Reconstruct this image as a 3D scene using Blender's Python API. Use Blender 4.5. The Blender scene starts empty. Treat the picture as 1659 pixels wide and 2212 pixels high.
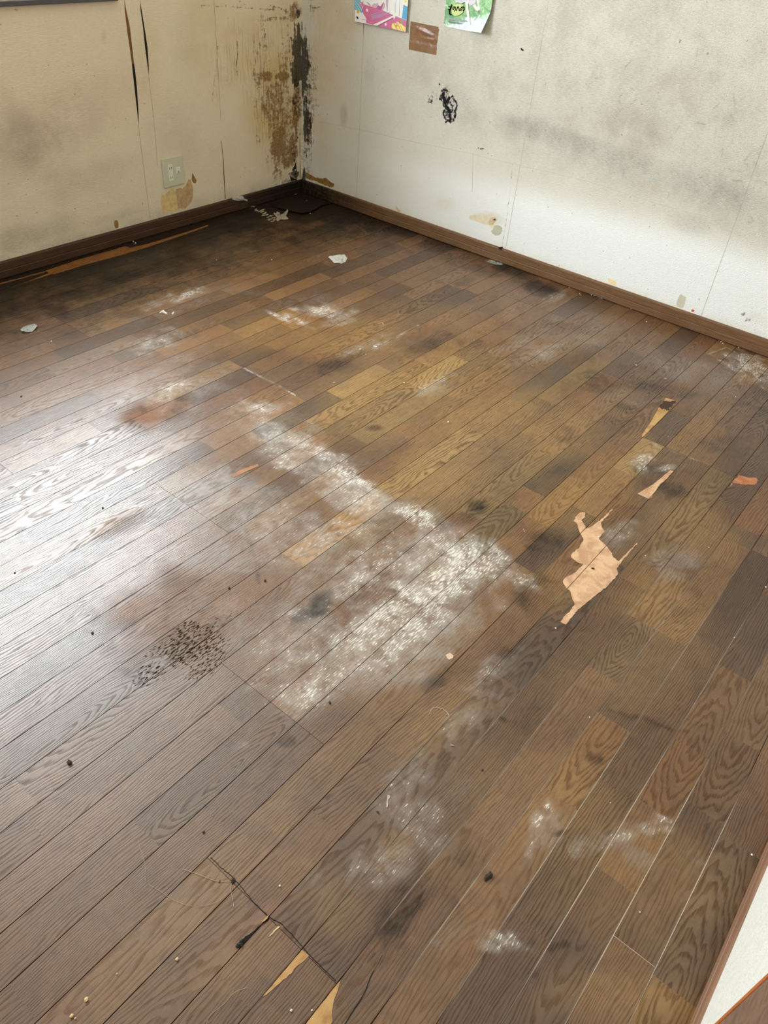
import bpy, bmesh, math, random
import numpy as np
from mathutils import Vector, Euler

# ------------------------------------------------------------------ camera, light, exposure
scn = bpy.context.scene
COL = scn.collection
XR, YL, YF, XB, ZC = 3.0619, 2.9552, -0.195, -1.6, 2.4     # right wall, left wall, front wall, back wall, ceiling
cam_data = bpy.data.cameras.new('camera')
cam = bpy.data.objects.new('camera', cam_data); COL.objects.link(cam)
cam.location = (0, 0, 1.327); cam.rotation_mode = 'XYZ'
cam.rotation_euler = (0.872805900, -0.0686933408, -0.886276684)
cam_data.sensor_fit = 'VERTICAL'; cam_data.sensor_height = 24.0; cam_data.lens = 24.0*1633.63/2212.0
cam_data.clip_start = 0.02
scn.camera = cam

world = bpy.data.worlds.new('sky'); scn.world = world; world.use_nodes = True
world.node_tree.nodes['Background'].inputs[0].default_value = (0.75, 0.86, 1.0, 1)
world.node_tree.nodes['Background'].inputs[1].default_value = 1.0

def area(name, loc, rot, sx, sy, power, color, spread=180):
    l = bpy.data.lights.new(name, 'AREA'); l.shape = 'RECTANGLE'; l.size = sx; l.size_y = sy
    l.energy = power; l.color = color; l.spread = math.radians(spread)
    o = bpy.data.objects.new(name, l); COL.objects.link(o); o.location = loc; o.rotation_euler = rot
    return o
WX0, WX1, WZ0, WZ1 = 0.25, 2.02, 0.935, 2.0          # opening of the window in the left wall
area('daylight_window_1', ((WX0+WX1)/2, YL+0.16, (WZ0+WZ1)/2), (-math.pi/2, 0, 0), WX1-WX0, WZ1-WZ0, 150, (0.88, 0.94, 1.0), 156)
area('added_fill_light', (XB-0.16, 1.45, 1.35), (0, -math.pi/2, 0), 1.5, 1.9, 13, (1.0, 0.92, 0.82))  # fill light added behind the camera, no source seen there

scn.view_settings.view_transform = 'Standard'; scn.view_settings.look = 'None'
scn.view_settings.gamma = 1.0; scn.view_settings.use_curve_mapping = False
scn.view_settings.exposure = 0.26

# ------------------------------------------------------------------ helpers
def srgb(r, g, b):
    f = lambda c: c/12.92 if c <= 0.04045 else ((c+0.055)/1.055)**2.4
    return (f(r/255), f(g/255), f(b/255))

def mesh_obj(name, verts, faces, mat, parent=None, kind=None, smooth=False):
    me = bpy.data.meshes.new(name); me.from_pydata([tuple(map(float, v)) for v in verts], [], faces); me.update()
    if smooth: me.shade_smooth()
    o = bpy.data.objects.new(name, me); COL.objects.link(o)
    if mat: me.materials.append(mat)
    if parent: o.parent = parent
    if kind: o['kind'] = kind
    return o

def tag(o, label, cat, group=None):
    o['label'] = label; o['category'] = cat
    if group: o['group'] = group
    return o

def bm_obj(name, bm, mat, parent=None, smooth=False):
    me = bpy.data.meshes.new(name); bm.to_mesh(me); bm.free()
    if smooth: me.shade_smooth()
    o = bpy.data.objects.new(name, me); COL.objects.link(o)
    if mat: me.materials.append(mat)
    if parent: o.parent = parent
    return o

def box_vf(x0, x1, y0, y1, z0, z1):
    v = [(x0,y0,z0),(x1,y0,z0),(x1,y1,z0),(x0,y1,z0),(x0,y0,z1),(x1,y0,z1),(x1,y1,z1),(x0,y1,z1)]
    f = [(0,3,2,1),(4,5,6,7),(0,1,5,4),(1,2,6,5),(2,3,7,6),(3,0,4,7)]
    return v, f

def boxes(name, lst, mat, parent=None, kind=None, bevel=0.0):
    bm = bmesh.new()
    for b in lst:
        v, f = box_vf(*b); vs = [bm.verts.new(p) for p in v]
        for q in f: bm.faces.new([vs[i] for i in q])
    if bevel: bmesh.ops.bevel(bm, geom=bm.edges[:], offset=bevel, segments=3, affect='EDGES', profile=0.6)
    o = bm_obj(name, bm, mat, parent)
    if kind: o['kind'] = kind
    return o

# points on a plane: 'F' floor (x,y)+height, 'R' right wall (y,z)+distance into the room, 'L' left wall (x,z)+distance
def on(plane, p, d):
    if plane == 'F': return (p[0], p[1], d)
    if plane == 'R': return (XR-d, p[0], p[1])
    return (p[0], YL-d, p[1])

def slab(name, plane, pts, d0, d1, mat, parent=None, jag=0.0, step=0.004, seed=1):
    """thin solid with the given outline, from distance d0 to d1 off the surface"""
    rnd = random.Random(seed); P = []
    n = len(pts)
    for i in range(n):
        a = pts[i]; b = pts[(i+1) % n]; L = math.hypot(b[0]-a[0], b[1]-a[1])
        k = max(1, int(L/step)) if jag else 1
        for j in range(k):
            t = j/k; x = a[0]+(b[0]-a[0])*t; y = a[1]+(b[1]-a[1])*t
            if jag and L > step: x += rnd.uniform(-jag, jag); y += rnd.uniform(-jag, jag)
            P.append((x, y))
    bm = bmesh.new()
    lo = [bm.verts.new(on(plane, p, d0)) for p in P]; hi = [bm.verts.new(on(plane, p, d1)) for p in P]
    m = len(P)
    for i in range(m):
        bm.faces.new((lo[i], lo[(i+1) % m], hi[(i+1) % m], hi[i]))
    ed = [bm.edges.get((hi[i], hi[(i+1) % m])) for i in range(m)]
    bmesh.ops.triangle_fill(bm, use_beauty=True, edges=ed)
    bmesh.ops.recalc_face_normals(bm, faces=bm.faces[:])
    return bm_obj(name, bm, mat, parent)

def ribbon(name, plane, pts, w, d0, d1, mat, parent=None, jag=0.0, seed=0):
    """thin strip of varying width w (number or list) along a polyline"""
    rnd = random.Random(seed); n = len(pts); A = []; B = []
    for i, p in enumerate(pts):
        a = pts[max(0, i-1)]; b = pts[min(n-1, i+1)]
        t = (b[0]-a[0], b[1]-a[1]); L = math.hypot(*t) or 1; nx, ny = -t[1]/L, t[0]/L
        ww = (w[i] if isinstance(w, (list, tuple)) else w)/2
        j = rnd.uniform(-jag, jag)
        A.append((p[0]+nx*(ww+j), p[1]+ny*(ww+j))); B.append((p[0]-nx*(ww-j), p[1]-ny*(ww-j)))
    v = [on(plane, p, d0) for p in A]+[on(plane, p, d0) for p in B]+[on(plane, p, d1) for p in A]+[on(plane, p, d1) for p in B]
    f = []
    for i in range(n-1):
        f += [(2*n+i, 2*n+i+1, 3*n+i+1, 3*n+i), (i, i+1, 2*n+i+1, 2*n+i), (n+i, 3*n+i, 3*n+i+1, n+i+1)]
    f += [(0, 2*n, 3*n, n), (n-1, 2*n-1, 4*n-1, 3*n-1)]
    return mesh_obj(name, v, f, mat, parent)

def spline(pts, k=6):
    out = []; n = len(pts)
    for i in range(n-1):
        p0 = pts[max(0, i-1)]; p1 = pts[i]; p2 = pts[i+1]; p3 = pts[min(n-1, i+2)]
        for j in range(k):
            t = j/k
            out.append(tuple(0.5*((2*b)+(-a+c)*t+(2*a-5*b+4*c-d)*t*t+(-a+3*b-3*c+d)*t**3) for a, b, c, d in zip(p0, p1, p2, p3)))
    out.append(tuple(pts[-1])); return out

# ---- small node-graph writer
class G:
    def __init__(s, name):
        s.m = bpy.data.materials.new(name); s.m.use_nodes = True; s.t = s.m.node_tree; s.t.nodes.clear()
        s.out = s.t.nodes.new('ShaderNodeOutputMaterial')
        s.bsdf = s.t.nodes.new('ShaderNodeBsdfPrincipled'); s.t.links.new(s.bsdf.outputs[0], s.out.inputs[0])
    def put(s, sock, v):
        if isinstance(v, bpy.types.NodeSocket): s.t.links.new(v, sock)
        elif v is not None:
            if sock.type == 'RGBA' and len(v) == 3: v = (*v, 1)
            sock.default_value = v
    def M(s, op, a, b=None, c=None, clamp=False):
        n = s.t.nodes.new('ShaderNodeMath'); n.operation = op; n.use_clamp = clamp
        s.put(n.inputs[0], a); s.put(n.inputs[1], b); s.put(n.inputs[2], c); return n.outputs[0]
    def V(s, op, a, b=None):
        n = s.t.nodes.new('ShaderNodeVectorMath'); n.operation = op; s.put(n.inputs[0], a); s.put(n.inputs[1], b)
        return n.outputs['Value'] if op in ('LENGTH', 'DOT_PRODUCT') else n.outputs[0]
    def noise(s, vec, scale=1.0, detail=2.0, rough=0.5, dist=0.0):
        n = s.t.nodes.new('ShaderNodeTexNoise'); s.put(n.inputs['Vector'], vec); s.put(n.inputs['Scale'], scale)
        s.put(n.inputs['Detail'], detail); s.put(n.inputs['Roughness'], rough); s.put(n.inputs['Distortion'], dist); return n.outputs[0]
    def step(s, v, a, b, lo=0.0, hi=1.0):
        n = s.t.nodes.new('ShaderNodeMapRange'); n.interpolation_type = 'SMOOTHSTEP'
        s.put(n.inputs[0], v); s.put(n.inputs[1], a); s.put(n.inputs[2], b); s.put(n.inputs[3], lo); s.put(n.inputs[4], hi); return n.outputs[0]
    def lin(s, v, a, b, lo=0.0, hi=1.0):
        n = s.t.nodes.new('ShaderNodeMapRange'); s.put(n.inputs[0], v); s.put(n.inputs[1], a); s.put(n.inputs[2], b)
        s.put(n.inputs[3], lo); s.put(n.inputs[4], hi); return n.outputs[0]
    def mix(s, f, a, b, mode='MIX'):
        n = s.t.nodes.new('ShaderNodeMix'); n.data_type = 'RGBA'; n.blend_type = mode
        s.put(n.inputs[0], f); s.put(n.inputs[6], a); s.put(n.inputs[7], b); return n.outputs[2]
    def attr(s, name):
        n = s.t.nodes.new('ShaderNodeAttribute'); n.attribute_name = name; return n
    def sep(s, v):
        n = s.t.nodes.new('ShaderNodeSeparateXYZ'); s.put(n.inputs[0], v); return n.outputs
    def comb(s, x, y, z):
        n = s.t.nodes.new('ShaderNodeCombineXYZ'); s.put(n.inputs[0], x); s.put(n.inputs[1], y); s.put(n.inputs[2], z); return n.outputs[0]
    def pos(s): return s.t.nodes.new('ShaderNodeTexCoord').outputs['Object']
    def bump(s, h, strength=0.5, dist=0.001, normal=None):
        n = s.t.nodes.new('ShaderNodeBump'); s.put(n.inputs['Strength'], strength); s.put(n.inputs['Distance'], dist)
        s.put(n.inputs['Height'], h)
        if normal: s.put(n.inputs['Normal'], normal)
        return n.outputs[0]
    def fin(s, color, rough=0.5, spec=0.5, normal=None, **kw):
        s.put(s.bsdf.inputs['Base Color'], color); s.put(s.bsdf.inputs['Roughness'], rough)
        s.put(s.bsdf.inputs['Specular IOR Level'], spec)
        if normal: s.put(s.bsdf.inputs['Normal'], normal)
        for k, v in kw.items(): s.put(s.bsdf.inputs[k.replace('_', ' ')], v)
        return s.m

def plain(name, col, rough=0.6, var=0.12, scale=40.0, bump=0.0, spec=0.4, **kw):
    g = G(name); p = g.pos(); n = g.noise(p, scale, 4, 0.6)
    c = g.mix(g.lin(n, 0.3, 0.7, 0, 1), tuple(c*(1-var) for c in col), tuple(min(1, c*(1+var)) for c in col))
    nm = g.bump(g.noise(p, scale*3, 4, 0.6), 0.6, bump) if bump else None
    return g.fin(c, rough, spec, nm, **kw)

# ---- numpy masks
def lattice(seed, n=256):
    return np.random.RandomState(seed).rand(n, n)
def vnoise(x, y, f, seed=0):
    T = lattice(seed); X = x*f+1000; Y = y*f+1000
    xi = np.floor(X).astype(int); yi = np.floor(Y).astype(int); u = X-xi; v = Y-yi
    u = u*u*(3-2*u); v = v*v*(3-2*v); g = lambda i, j: T[i % 256, j % 256]
    return (g(xi, yi)*(1-u)+g(xi+1, yi)*u)*(1-v)+(g(xi, yi+1)*(1-u)+g(xi+1, yi+1)*u)*v
def blob(x, y, lst, warp=0.0, seed=3, f=18):
    """sum of soft elliptical stains; each is (centre x, y, first axis x, y, second axis x, y, strength)"""
    out = np.zeros_like(x)
    for cx, cy, ux, uy, vx, vy, s in lst:
        det = ux*vy-uy*vx; dx = x-cx; dy = y-cy
        a = (dx*vy-dy*vx)/det; b = (-dx*uy+dy*ux)/det
        r = np.sqrt(a*a+b*b)
        if warp: r = r+warp*(vnoise(x, y, f, seed)+0.5*vnoise(x, y, f*2.3, seed+1)-0.75)*2*np.minimum(1, r)
        t = np.clip(1.25-r, 0, 1); t = t*t*(3-2*t)
        out = np.where(s > 0, np.maximum(out, t*abs(s)), out)
    return out
def line_mask(x, y, pts, w):
    d = np.full_like(x, 9.0)
    for (x0, y0), (x1, y1) in zip(pts[:-1], pts[1:]):
        L2 = (x1-x0)**2+(y1-y0)**2+1e-12; t = np.clip(((x-x0)*(x1-x0)+(y-y0)*(y1-y0))/L2, 0, 1)
        d = np.minimum(d, np.hypot(x-x0-t*(x1-x0), y-y0-t*(y1-y0)))
    return np.clip(1-d/w, 0, 1)

def poly_mask(x, y, pts, feather):
    inside = np.zeros(x.shape, bool); n = len(pts); d = np.full_like(x, 9.0)
    for i in range(n):
        (x0, y0), (x1, y1) = pts[i], pts[(i+1) % n]
        c = ((y0 > y) != (y1 > y)) & (x < (x1-x0)*(y-y0)/((y1-y0) or 1e-9)+x0); inside ^= c
        L2 = (x1-x0)**2+(y1-y0)**2+1e-12; t = np.clip(((x-x0)*(x1-x0)+(y-y0)*(y1-y0))/L2, 0, 1)
        d = np.minimum(d, np.hypot(x-x0-t*(x1-x0), y-y0-t*(y1-y0)))
    return np.where(inside, np.clip(d/feather, 0, 1), 0)

def fast_mesh(name, co, quads, attrs, mat, kind='structure', uvw=None):
    me = bpy.data.meshes.new(name); n = len(co); m = len(quads)
    me.vertices.add(n); me.vertices.foreach_set('co', co.astype(np.float32).ravel())
    me.loops.add(m*4); me.loops.foreach_set('vertex_index', quads.astype(np.int32).ravel())
    me.polygons.add(m); me.polygons.foreach_set('loop_start', np.arange(0, 4*m, 4, dtype=np.int32))
    me.update(calc_edges=True)
    for k, a in attrs.items():
        at = me.color_attributes.new(k, 'FLOAT_COLOR', 'POINT'); at.data.foreach_set('color', a.astype(np.float32).ravel())
    me.materials.append(mat); me.validate()
    me.polygons.foreach_set('use_smooth', np.zeros(m, dtype=bool) if name == 'floor' else np.ones(m, dtype=bool)); me.update()
    o = bpy.data.objects.new(name, me); COL.objects.link(o); o['kind'] = kind
    return o
def grid_quads(nr, nc, base=0):
    i = np.arange(nr-1)[:, None]*nc+np.arange(nc-1)[None, :]+base
    return np.stack([i, i+nc, i+nc+1, i+1], -1).reshape(-1, 4)

# ------------------------------------------------------------------ floor
def floor_material():
    g = G('worn_oak_floor')
    P = g.pos(); x, y, z = g.sep(P)[0], g.sep(P)[1], g.sep(P)[2]
    tone = g.attr('tone'); A = g.attr('stain_a'); B = g.attr('stain_b'); R = g.attr('ring')
    a = g.sep(A.outputs['Color']); b = g.sep(B.outputs['Color']); rr = g.sep(R.outputs['Color'])
    white, dark, haze, gold = a[0], a[1], a[2], A.outputs['Alpha']
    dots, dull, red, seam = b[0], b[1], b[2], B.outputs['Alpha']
    seed = rr[2]; contrast = R.outputs['Alpha']
    # growth rings
    pw = g.comb(g.M('MULTIPLY', x, 4.5), g.M('MULTIPLY', y, 20.0), g.M('MULTIPLY', seed, 37.0))
    w1 = g.noise(pw, 1.0, 3, 0.55)
    r = g.M('SQRT', g.M('ADD', g.M('MULTIPLY', rr[0], rr[0]), g.M('MULTIPLY', rr[1], rr[1])))
    r = g.M('ADD', r, g.M('MULTIPLY', w1, 6.5))
    saw = g.M('FRACT', r)
    ring = g.M('MULTIPLY', g.step(saw, 0.35, 0.72), g.step(saw, 1.0, 0.88))
    # broken into pores
    ps = g.comb(g.M('MULTIPLY', x, 32.0), g.M('MULTIPLY', y, 800.0), seed)
    pore = g.noise(ps, 1.0, 2, 0.6)
    pf = g.comb(g.M('MULTIPLY', x, 13.0), g.M('MULTIPLY', y, 520.0), seed)
    fib = g.noise(pf, 1.0, 3, 0.6)
    pores = g.M('MULTIPLY', g.step(pore, 0.50, 0.68), g.M('ADD', g.M('MULTIPLY', ring, 0.9), 0.22))
    line = g.M('MAXIMUM', g.M('MULTIPLY', ring, g.step(fib, 0.33, 0.6, 0.35, 1.0)), pores)
    col = tone.outputs['Color']
    big = g.noise(P, 3.2, 4, 0.6, 0.3); mid = g.noise(P, 13.0, 5, 0.62, 0.4)
    # gold: bleached, thin finish
    gm = g.M('MULTIPLY', gold, g.step(g.M('ADD', big, g.M('MULTIPLY', mid, 0.5)), 0.5, 0.95, 0.35, 1.0), clamp=True)
    col = g.mix(gm, col, g.mix(0.68, col, srgb(178, 136, 76)))
    col = g.mix(g.M('MULTIPLY', red, g.step(mid, 0.3, 0.6), clamp=True), col, srgb(138, 94, 68))
    col = g.mix(g.lin(fib, 0.3, 0.7, 0.0, 0.30), col, g.mix(1.0, col, (0.55, 0.5, 0.47), 'MULTIPLY'))
    col = g.mix(g.step(big, 0.42, 0.60, 0.0, 0.34), col, g.mix(1.0, col, (0.58, 0.53, 0.5), 'MULTIPLY'))
    col = g.mix(g.step(mid, 0.48, 0.60, 0.0, 0.42), col, g.mix(1.0, col, (0.60, 0.56, 0.54), 'MULTIPLY'))
    m2 = g.noise(P, 48.0, 4, 0.7)
    col = g.mix(g.step(m2, 0.45, 0.62, 0.0, 0.35), col, g.mix(1.0, col, (0.62, 0.57, 0.54), 'MULTIPLY'))
    ringc = g.mix(1.0, col, (0.27, 0.27, 0.31), 'MULTIPLY')
    col = g.mix(g.M('MULTIPLY', g.M('MULTIPLY', line, g.M('MULTIPLY', contrast, g.M('ADD', 0.62, g.M('MULTIPLY', gold, 0.38, clamp=True)))), g.M('SUBTRACT', 1.0, g.M('MULTIPLY', dull, 0.35)), clamp=True), col, ringc)
    # grey film of dust rubbed into the wood; partly window sheen painted wider
    fz = g.noise(g.comb(g.M('MULTIPLY', x, 45.0), g.M('MULTIPLY', y, 260.0), 3.0), 1.0, 4, 0.65)
    nz = g.M('ADD', g.M('MULTIPLY', g.M('SUBTRACT', mid, 0.5), 1.1), g.M('MULTIPLY', g.M('SUBTRACT', fz, 0.5), 0.9))
    hz = g.M('MULTIPLY', g.step(g.M('ADD', haze, nz), 0.30, 1.15), g.M('MULTIPLY', g.step(haze, 0.0, 0.3), 0.60))
    col = g.mix(hz, col, srgb(158, 146, 134))
    # black mould and stains, with shade under the window painted in
    dk = g.M('MULTIPLY', g.step(g.M('ADD', dark, g.M('MULTIPLY', nz, 0.8)), 0.06, 0.92), g.step(dark, 0.0, 0.25))
    col = g.mix(g.M('MULTIPLY', dk, 0.95), col, srgb(30, 21, 15))
    # white powder, in specks that follow the grain
    sp = g.noise(g.comb(g.M('MULTIPLY', x, 62.0), g.M('MULTIPLY', y, 360.0), 1.0), 1.0, 3, 0.62)
    pat = g.noise(P, 26.0, 5, 0.65)
    wv = g.M('ADD', g.M('ADD', g.M('MULTIPLY', white, 0.27), g.M('MULTIPLY', sp, 1.15)), g.M('MULTIPLY', pat, 0.45))
    wm = g.M('MULTIPLY', g.step(g.M('SUBTRACT', wv, g.M('MULTIPLY', line, 0.10)), 1.03, 1.10), g.step(white, 0.02, 0.2), clamp=True)
    col = g.mix(g.M('MULTIPLY', wm, 0.86), col, srgb(226, 218, 206))
    soft = g.M('MULTIPLY', white, g.step(pat, 0.32, 0.62, 0.05, 0.5), clamp=True)
    col = g.mix(soft, col, srgb(196, 186, 174))
    # dark pits
    dn = g.noise(g.comb(g.M('MULTIPLY', x, 85.0), g.M('MULTIPLY', y, 280.0), 7.0), 1.0, 3, 0.55)
    dm = g.step(g.M('ADD', g.M('MULTIPLY', dots, 0.33), dn), 0.86, 0.89)
    col = g.mix(g.M('MULTIPLY', dm, 0.95), col, srgb(52, 34, 24))
    # joints: dark, or pale where the seam mask is high
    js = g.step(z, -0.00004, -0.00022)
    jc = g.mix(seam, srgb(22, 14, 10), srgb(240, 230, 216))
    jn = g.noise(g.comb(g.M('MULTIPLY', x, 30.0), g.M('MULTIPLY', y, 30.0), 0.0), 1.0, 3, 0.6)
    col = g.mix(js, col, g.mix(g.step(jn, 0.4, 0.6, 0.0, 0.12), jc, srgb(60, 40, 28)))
    rough = g.M('ADD', g.M('ADD', g.M('MULTIPLY', mid, 0.16), 0.27), g.M('ADD', g.M('MULTIPLY', dull, 0.30), g.M('ADD', g.M('MULTIPLY', hz, 0.12), g.M('MULTIPLY', wm, 0.4))), clamp=True)
    rough = g.M('ADD', rough, g.M('MULTIPLY', line, 0.12))
    spec = g.M('MULTIPLY', g.M('MULTIPLY', g.M('SUBTRACT', 1.0, g.M('MULTIPLY', dull, 0.62)), g.M('SUBTRACT', 1.0, js)), g.M('SUBTRACT', 1.0, g.M('MULTIPLY', dk, 0.6)))
    spec = g.M('MULTIPLY', spec, g.M('MULTIPLY', g.M('SUBTRACT', 1.0, g.M('MULTIPLY', line, 0.58)), g.M('SUBTRACT', 1.0, dm)))
    rough = g.M('ADD', rough, g.M('MULTIPLY', js, 0.5))
    h = g.M('ADD', g.M('ADD', g.M('MULTIPLY', line, -0.7), g.M('MULTIPLY', fib, 0.7)), g.M('ADD', g.M('MULTIPLY', wm, 0.4), g.M('MULTIPLY', pore, -0.3)))
    nm = g.bump(h, 0.6, 0.00024)
    nm = g.bump(big, 0.3, 0.002, nm)
    return g.fin(col, rough, spec, nm)

Y0, BW = 2.30518, 0.0757564                   # joint line 0 and board width
def build_floor():
    rnd = random.Random(11); co = []; at = {'tone': [], 'stain_a': [], 'stain_b': [], 'ring': []}; qs = []; base = 0
    PAL = [(108,74,44), (120,84,48), (96,66,40), (128,92,52), (88,62,40), (114,76,44), (102,74,48), (122,86,52)]
    hw, gd = 0.00075, 0.0016
    fixed = PIECES
    for i in range(-9, 33):
        yh = min(Y0-BW*i, YL); yl = max(Y0-BW*(i+1), YF)
        if yh-yl < 0.01: continue
        # pieces along the strip; a panel end every 1.818 m
        pan = {0: 1.547, 1: 0.94, 2: 1.33, 3: 0.645, 4: 0.345, 5: 0.041}.get((i-7)//4, 0.7+0.606*((i+20)//4 % 3))
        ends = [XB]; xx = XB+rnd.uniform(0.1, 0.5)
        while xx < XR-0.12:
            ends.append(xx); xx += rnd.choice([0.22, 0.30, 0.36, 0.45, 0.55])*rnd.uniform(0.9, 1.1)*(1.9 if xx < 0.9 and i > 8 else 1.0)
        mine = [q for q in fixed if q[0] == i]
        for q in mine:
            ends = [e for e in ends if not (q[1]-0.06 < e < q[2]+0.06)]+[q[1], q[2]]
        panels = [pan+1.818*k for k in range(-2, 4) if XB+0.2 < pan+1.818*k < XR-0.1]
        for p in panels:
            if not any(q[1]+0.02 < p < q[2]-0.02 for q in mine):
                ends = [e for e in ends if abs(e-p) > 0.07]+[p]
        ends = sorted(set(ends+[XR]))
        for e0, e1 in zip(ends[:-1], ends[1:]):
            ty = rnd.random(); pc = rnd.choice(PAL if e0 > 1.0 else PAL[:3]+[(112,78,50)]); lum = rnd.uniform(0.86, 1.14) if e0 > 1.0 else rnd.uniform(0.94, 1.06); kontr = rnd.uniform(0.3, 0.85)*(1.0 if e1 > 1.25 else 0.75)
            cath = ty < 0.34; x0 = rnd.uniform(e0-0.1, e1+0.1); yc = yl+rnd.uniform(0.2, 0.8)*BW; sp = rnd.uniform(0.0045, 0.009); ax = rnd.uniform(6, 15)
            if not cath: yc = yl+rnd.choice([-1, 1])*rnd.uniform(0.08, 0.25); x0 = rnd.uniform(e0, e1); ax = rnd.uniform(5, 9); sp = rnd.uniform(0.004, 0.007)
            for q in mine:
                if abs(q[1]-e0) < 1e-6 and abs(q[2]-e1) < 1e-6:
                    pc = q[3]; lum = 0.84; kontr = q[4]*0.88
                    if q[5]: x0 = q[5][0]; yc = yl+q[5][1]*BW; ax = q[5][2]
                    else: yc = yl-0.2; ax = 7
                    sp = q[6]
            tone = np.array(srgb(*pc))*lum
            vis0 = -0.12
            xs = []
            if e0 < vis0: xs = list(np.linspace(e0, min(e1, vis0), max(2, int((min(e1, vis0)-e0)/0.08)+2)))
            s0 = max(e0, vis0)
            if e1 > s0:
                xs2 = list(np.linspace(s0, e1, max(2, int((e1-s0)/0.006)+2))); xs = xs[:-1]+xs2 if xs else xs2
            xs = np.array(xs)
            ge0 = any(abs(e0-p) < 1e-6 for p in panels); ge1 = any(abs(e1-p) < 1e-6 for p in panels)
            if ge0: xs = np.insert(xs, 1, e0+hw*0.6)
            if ge1: xs = np.insert(xs, len(xs)-1, e1-hw*0.6)
            ys = np.concatenate([[yh, yh-hw], np.linspace(yh-hw, yl+hw, 13)[1:-1], [yl+hw, yl]])
            X, Y = np.meshgrid(xs, ys); Z = np.zeros_like(X)
            tilt = rnd.uniform(-0.0012, 0.0012); Z += tilt*(Y-(yh+yl)/2)
            Z[0, :] = -gd; Z[-1, :] = -gd
            if ge0: Z[:, 0] = -gd*0.28
            if ge1: Z[:, -1] = -gd*0.28
            n = X.size; co.append(np.stack([X.ravel(), Y.ravel(), Z.ravel()], -1))
            at['tone'].append(np.tile(np.append(tone, 1.0), (n, 1)))
            at['ring'].append(np.stack([((X-x0)/(sp*ax)).ravel(), ((Y-yc)/sp).ravel(), np.full(n, rnd.random()*10), np.full(n, kontr)], -1))
            qs.append(grid_quads(len(ys), len(xs), base)); base += n
    co = np.concatenate(co); x = co[:, 0]; y = co[:, 1]
    sa = np.stack([blob(x, y, WHITE, 0.5, 5, 22), blob(x, y, DARK, 0.35, 7, 14), blob(x, y, HAZE, 0.4, 9, 9), blob(x, y, GOLD, 0.3, 13, 6)], -1)
    mould_and_shade = line_mask(x, y, [(1.1, YL), (XR, YL)], 0.80)*1.15*np.clip((x-0.2)/1.2, 0.7, 1)+line_mask(x, y, [(XR, YL), (XR, 1.9)], 0.35)*0.7  # corner mould, plus shade below the window painted as a dark band
    sa[:, 1] = np.clip(np.maximum(sa[:, 1], mould_and_shade*(0.75+0.5*vnoise(x, y, 9, 21))), 0, 1)
    for pts, w, s in DARK_LINES: sa[:, 1] = np.maximum(sa[:, 1], line_mask(x, y, pts, w)*s*(0.4+0.9*vnoise(x, y, 60, 31)))
    for pts, w, s in WHITE_LINES: sa[:, 0] = np.maximum(sa[:, 0], line_mask(x, y, pts, w)*s*(0.3+0.9*vnoise(x, y, 50, 33)))
    # a rug lay here: its edge still shows as a sharp boundary of the dusty area
    rug = poly_mask(x+0.02*(vnoise(x, y, 20, 91)-0.5), y+0.02*(vnoise(x, y, 20, 92)-0.5), RUG, 0.02)*blob(x, y, RUG_FADE, 0.2, 93, 6)
    sa[:, 2] = np.maximum(sa[:, 2], rug*0.8); sa[:, 0] = np.maximum(sa[:, 0], rug*0.62*vnoise(x, y, 12, 94)**0.5)
    sa[:, 3] = sa[:, 3]*(1-0.75*np.clip(rug*2, 0, 1))
    pale_seam = blob(x, y, SEAM_PALE, 0.2, 15, 8)
    sb = np.stack([blob(x, y, DOTS, 0.5, 17, 20), np.clip(np.maximum(blob(x, y, DULL, 0.3, 19, 8), sa[:, 0]*0.9), 0, 1), blob(x, y, RED, 0.5, 23, 16), pale_seam], -1)
    attrs = {'tone': np.concatenate(at['tone']), 'ring': np.concatenate(at['ring']), 'stain_a': sa, 'stain_b': sb}
    return fast_mesh('floor', co, np.concatenate(qs), attrs, floor_material())

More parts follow.
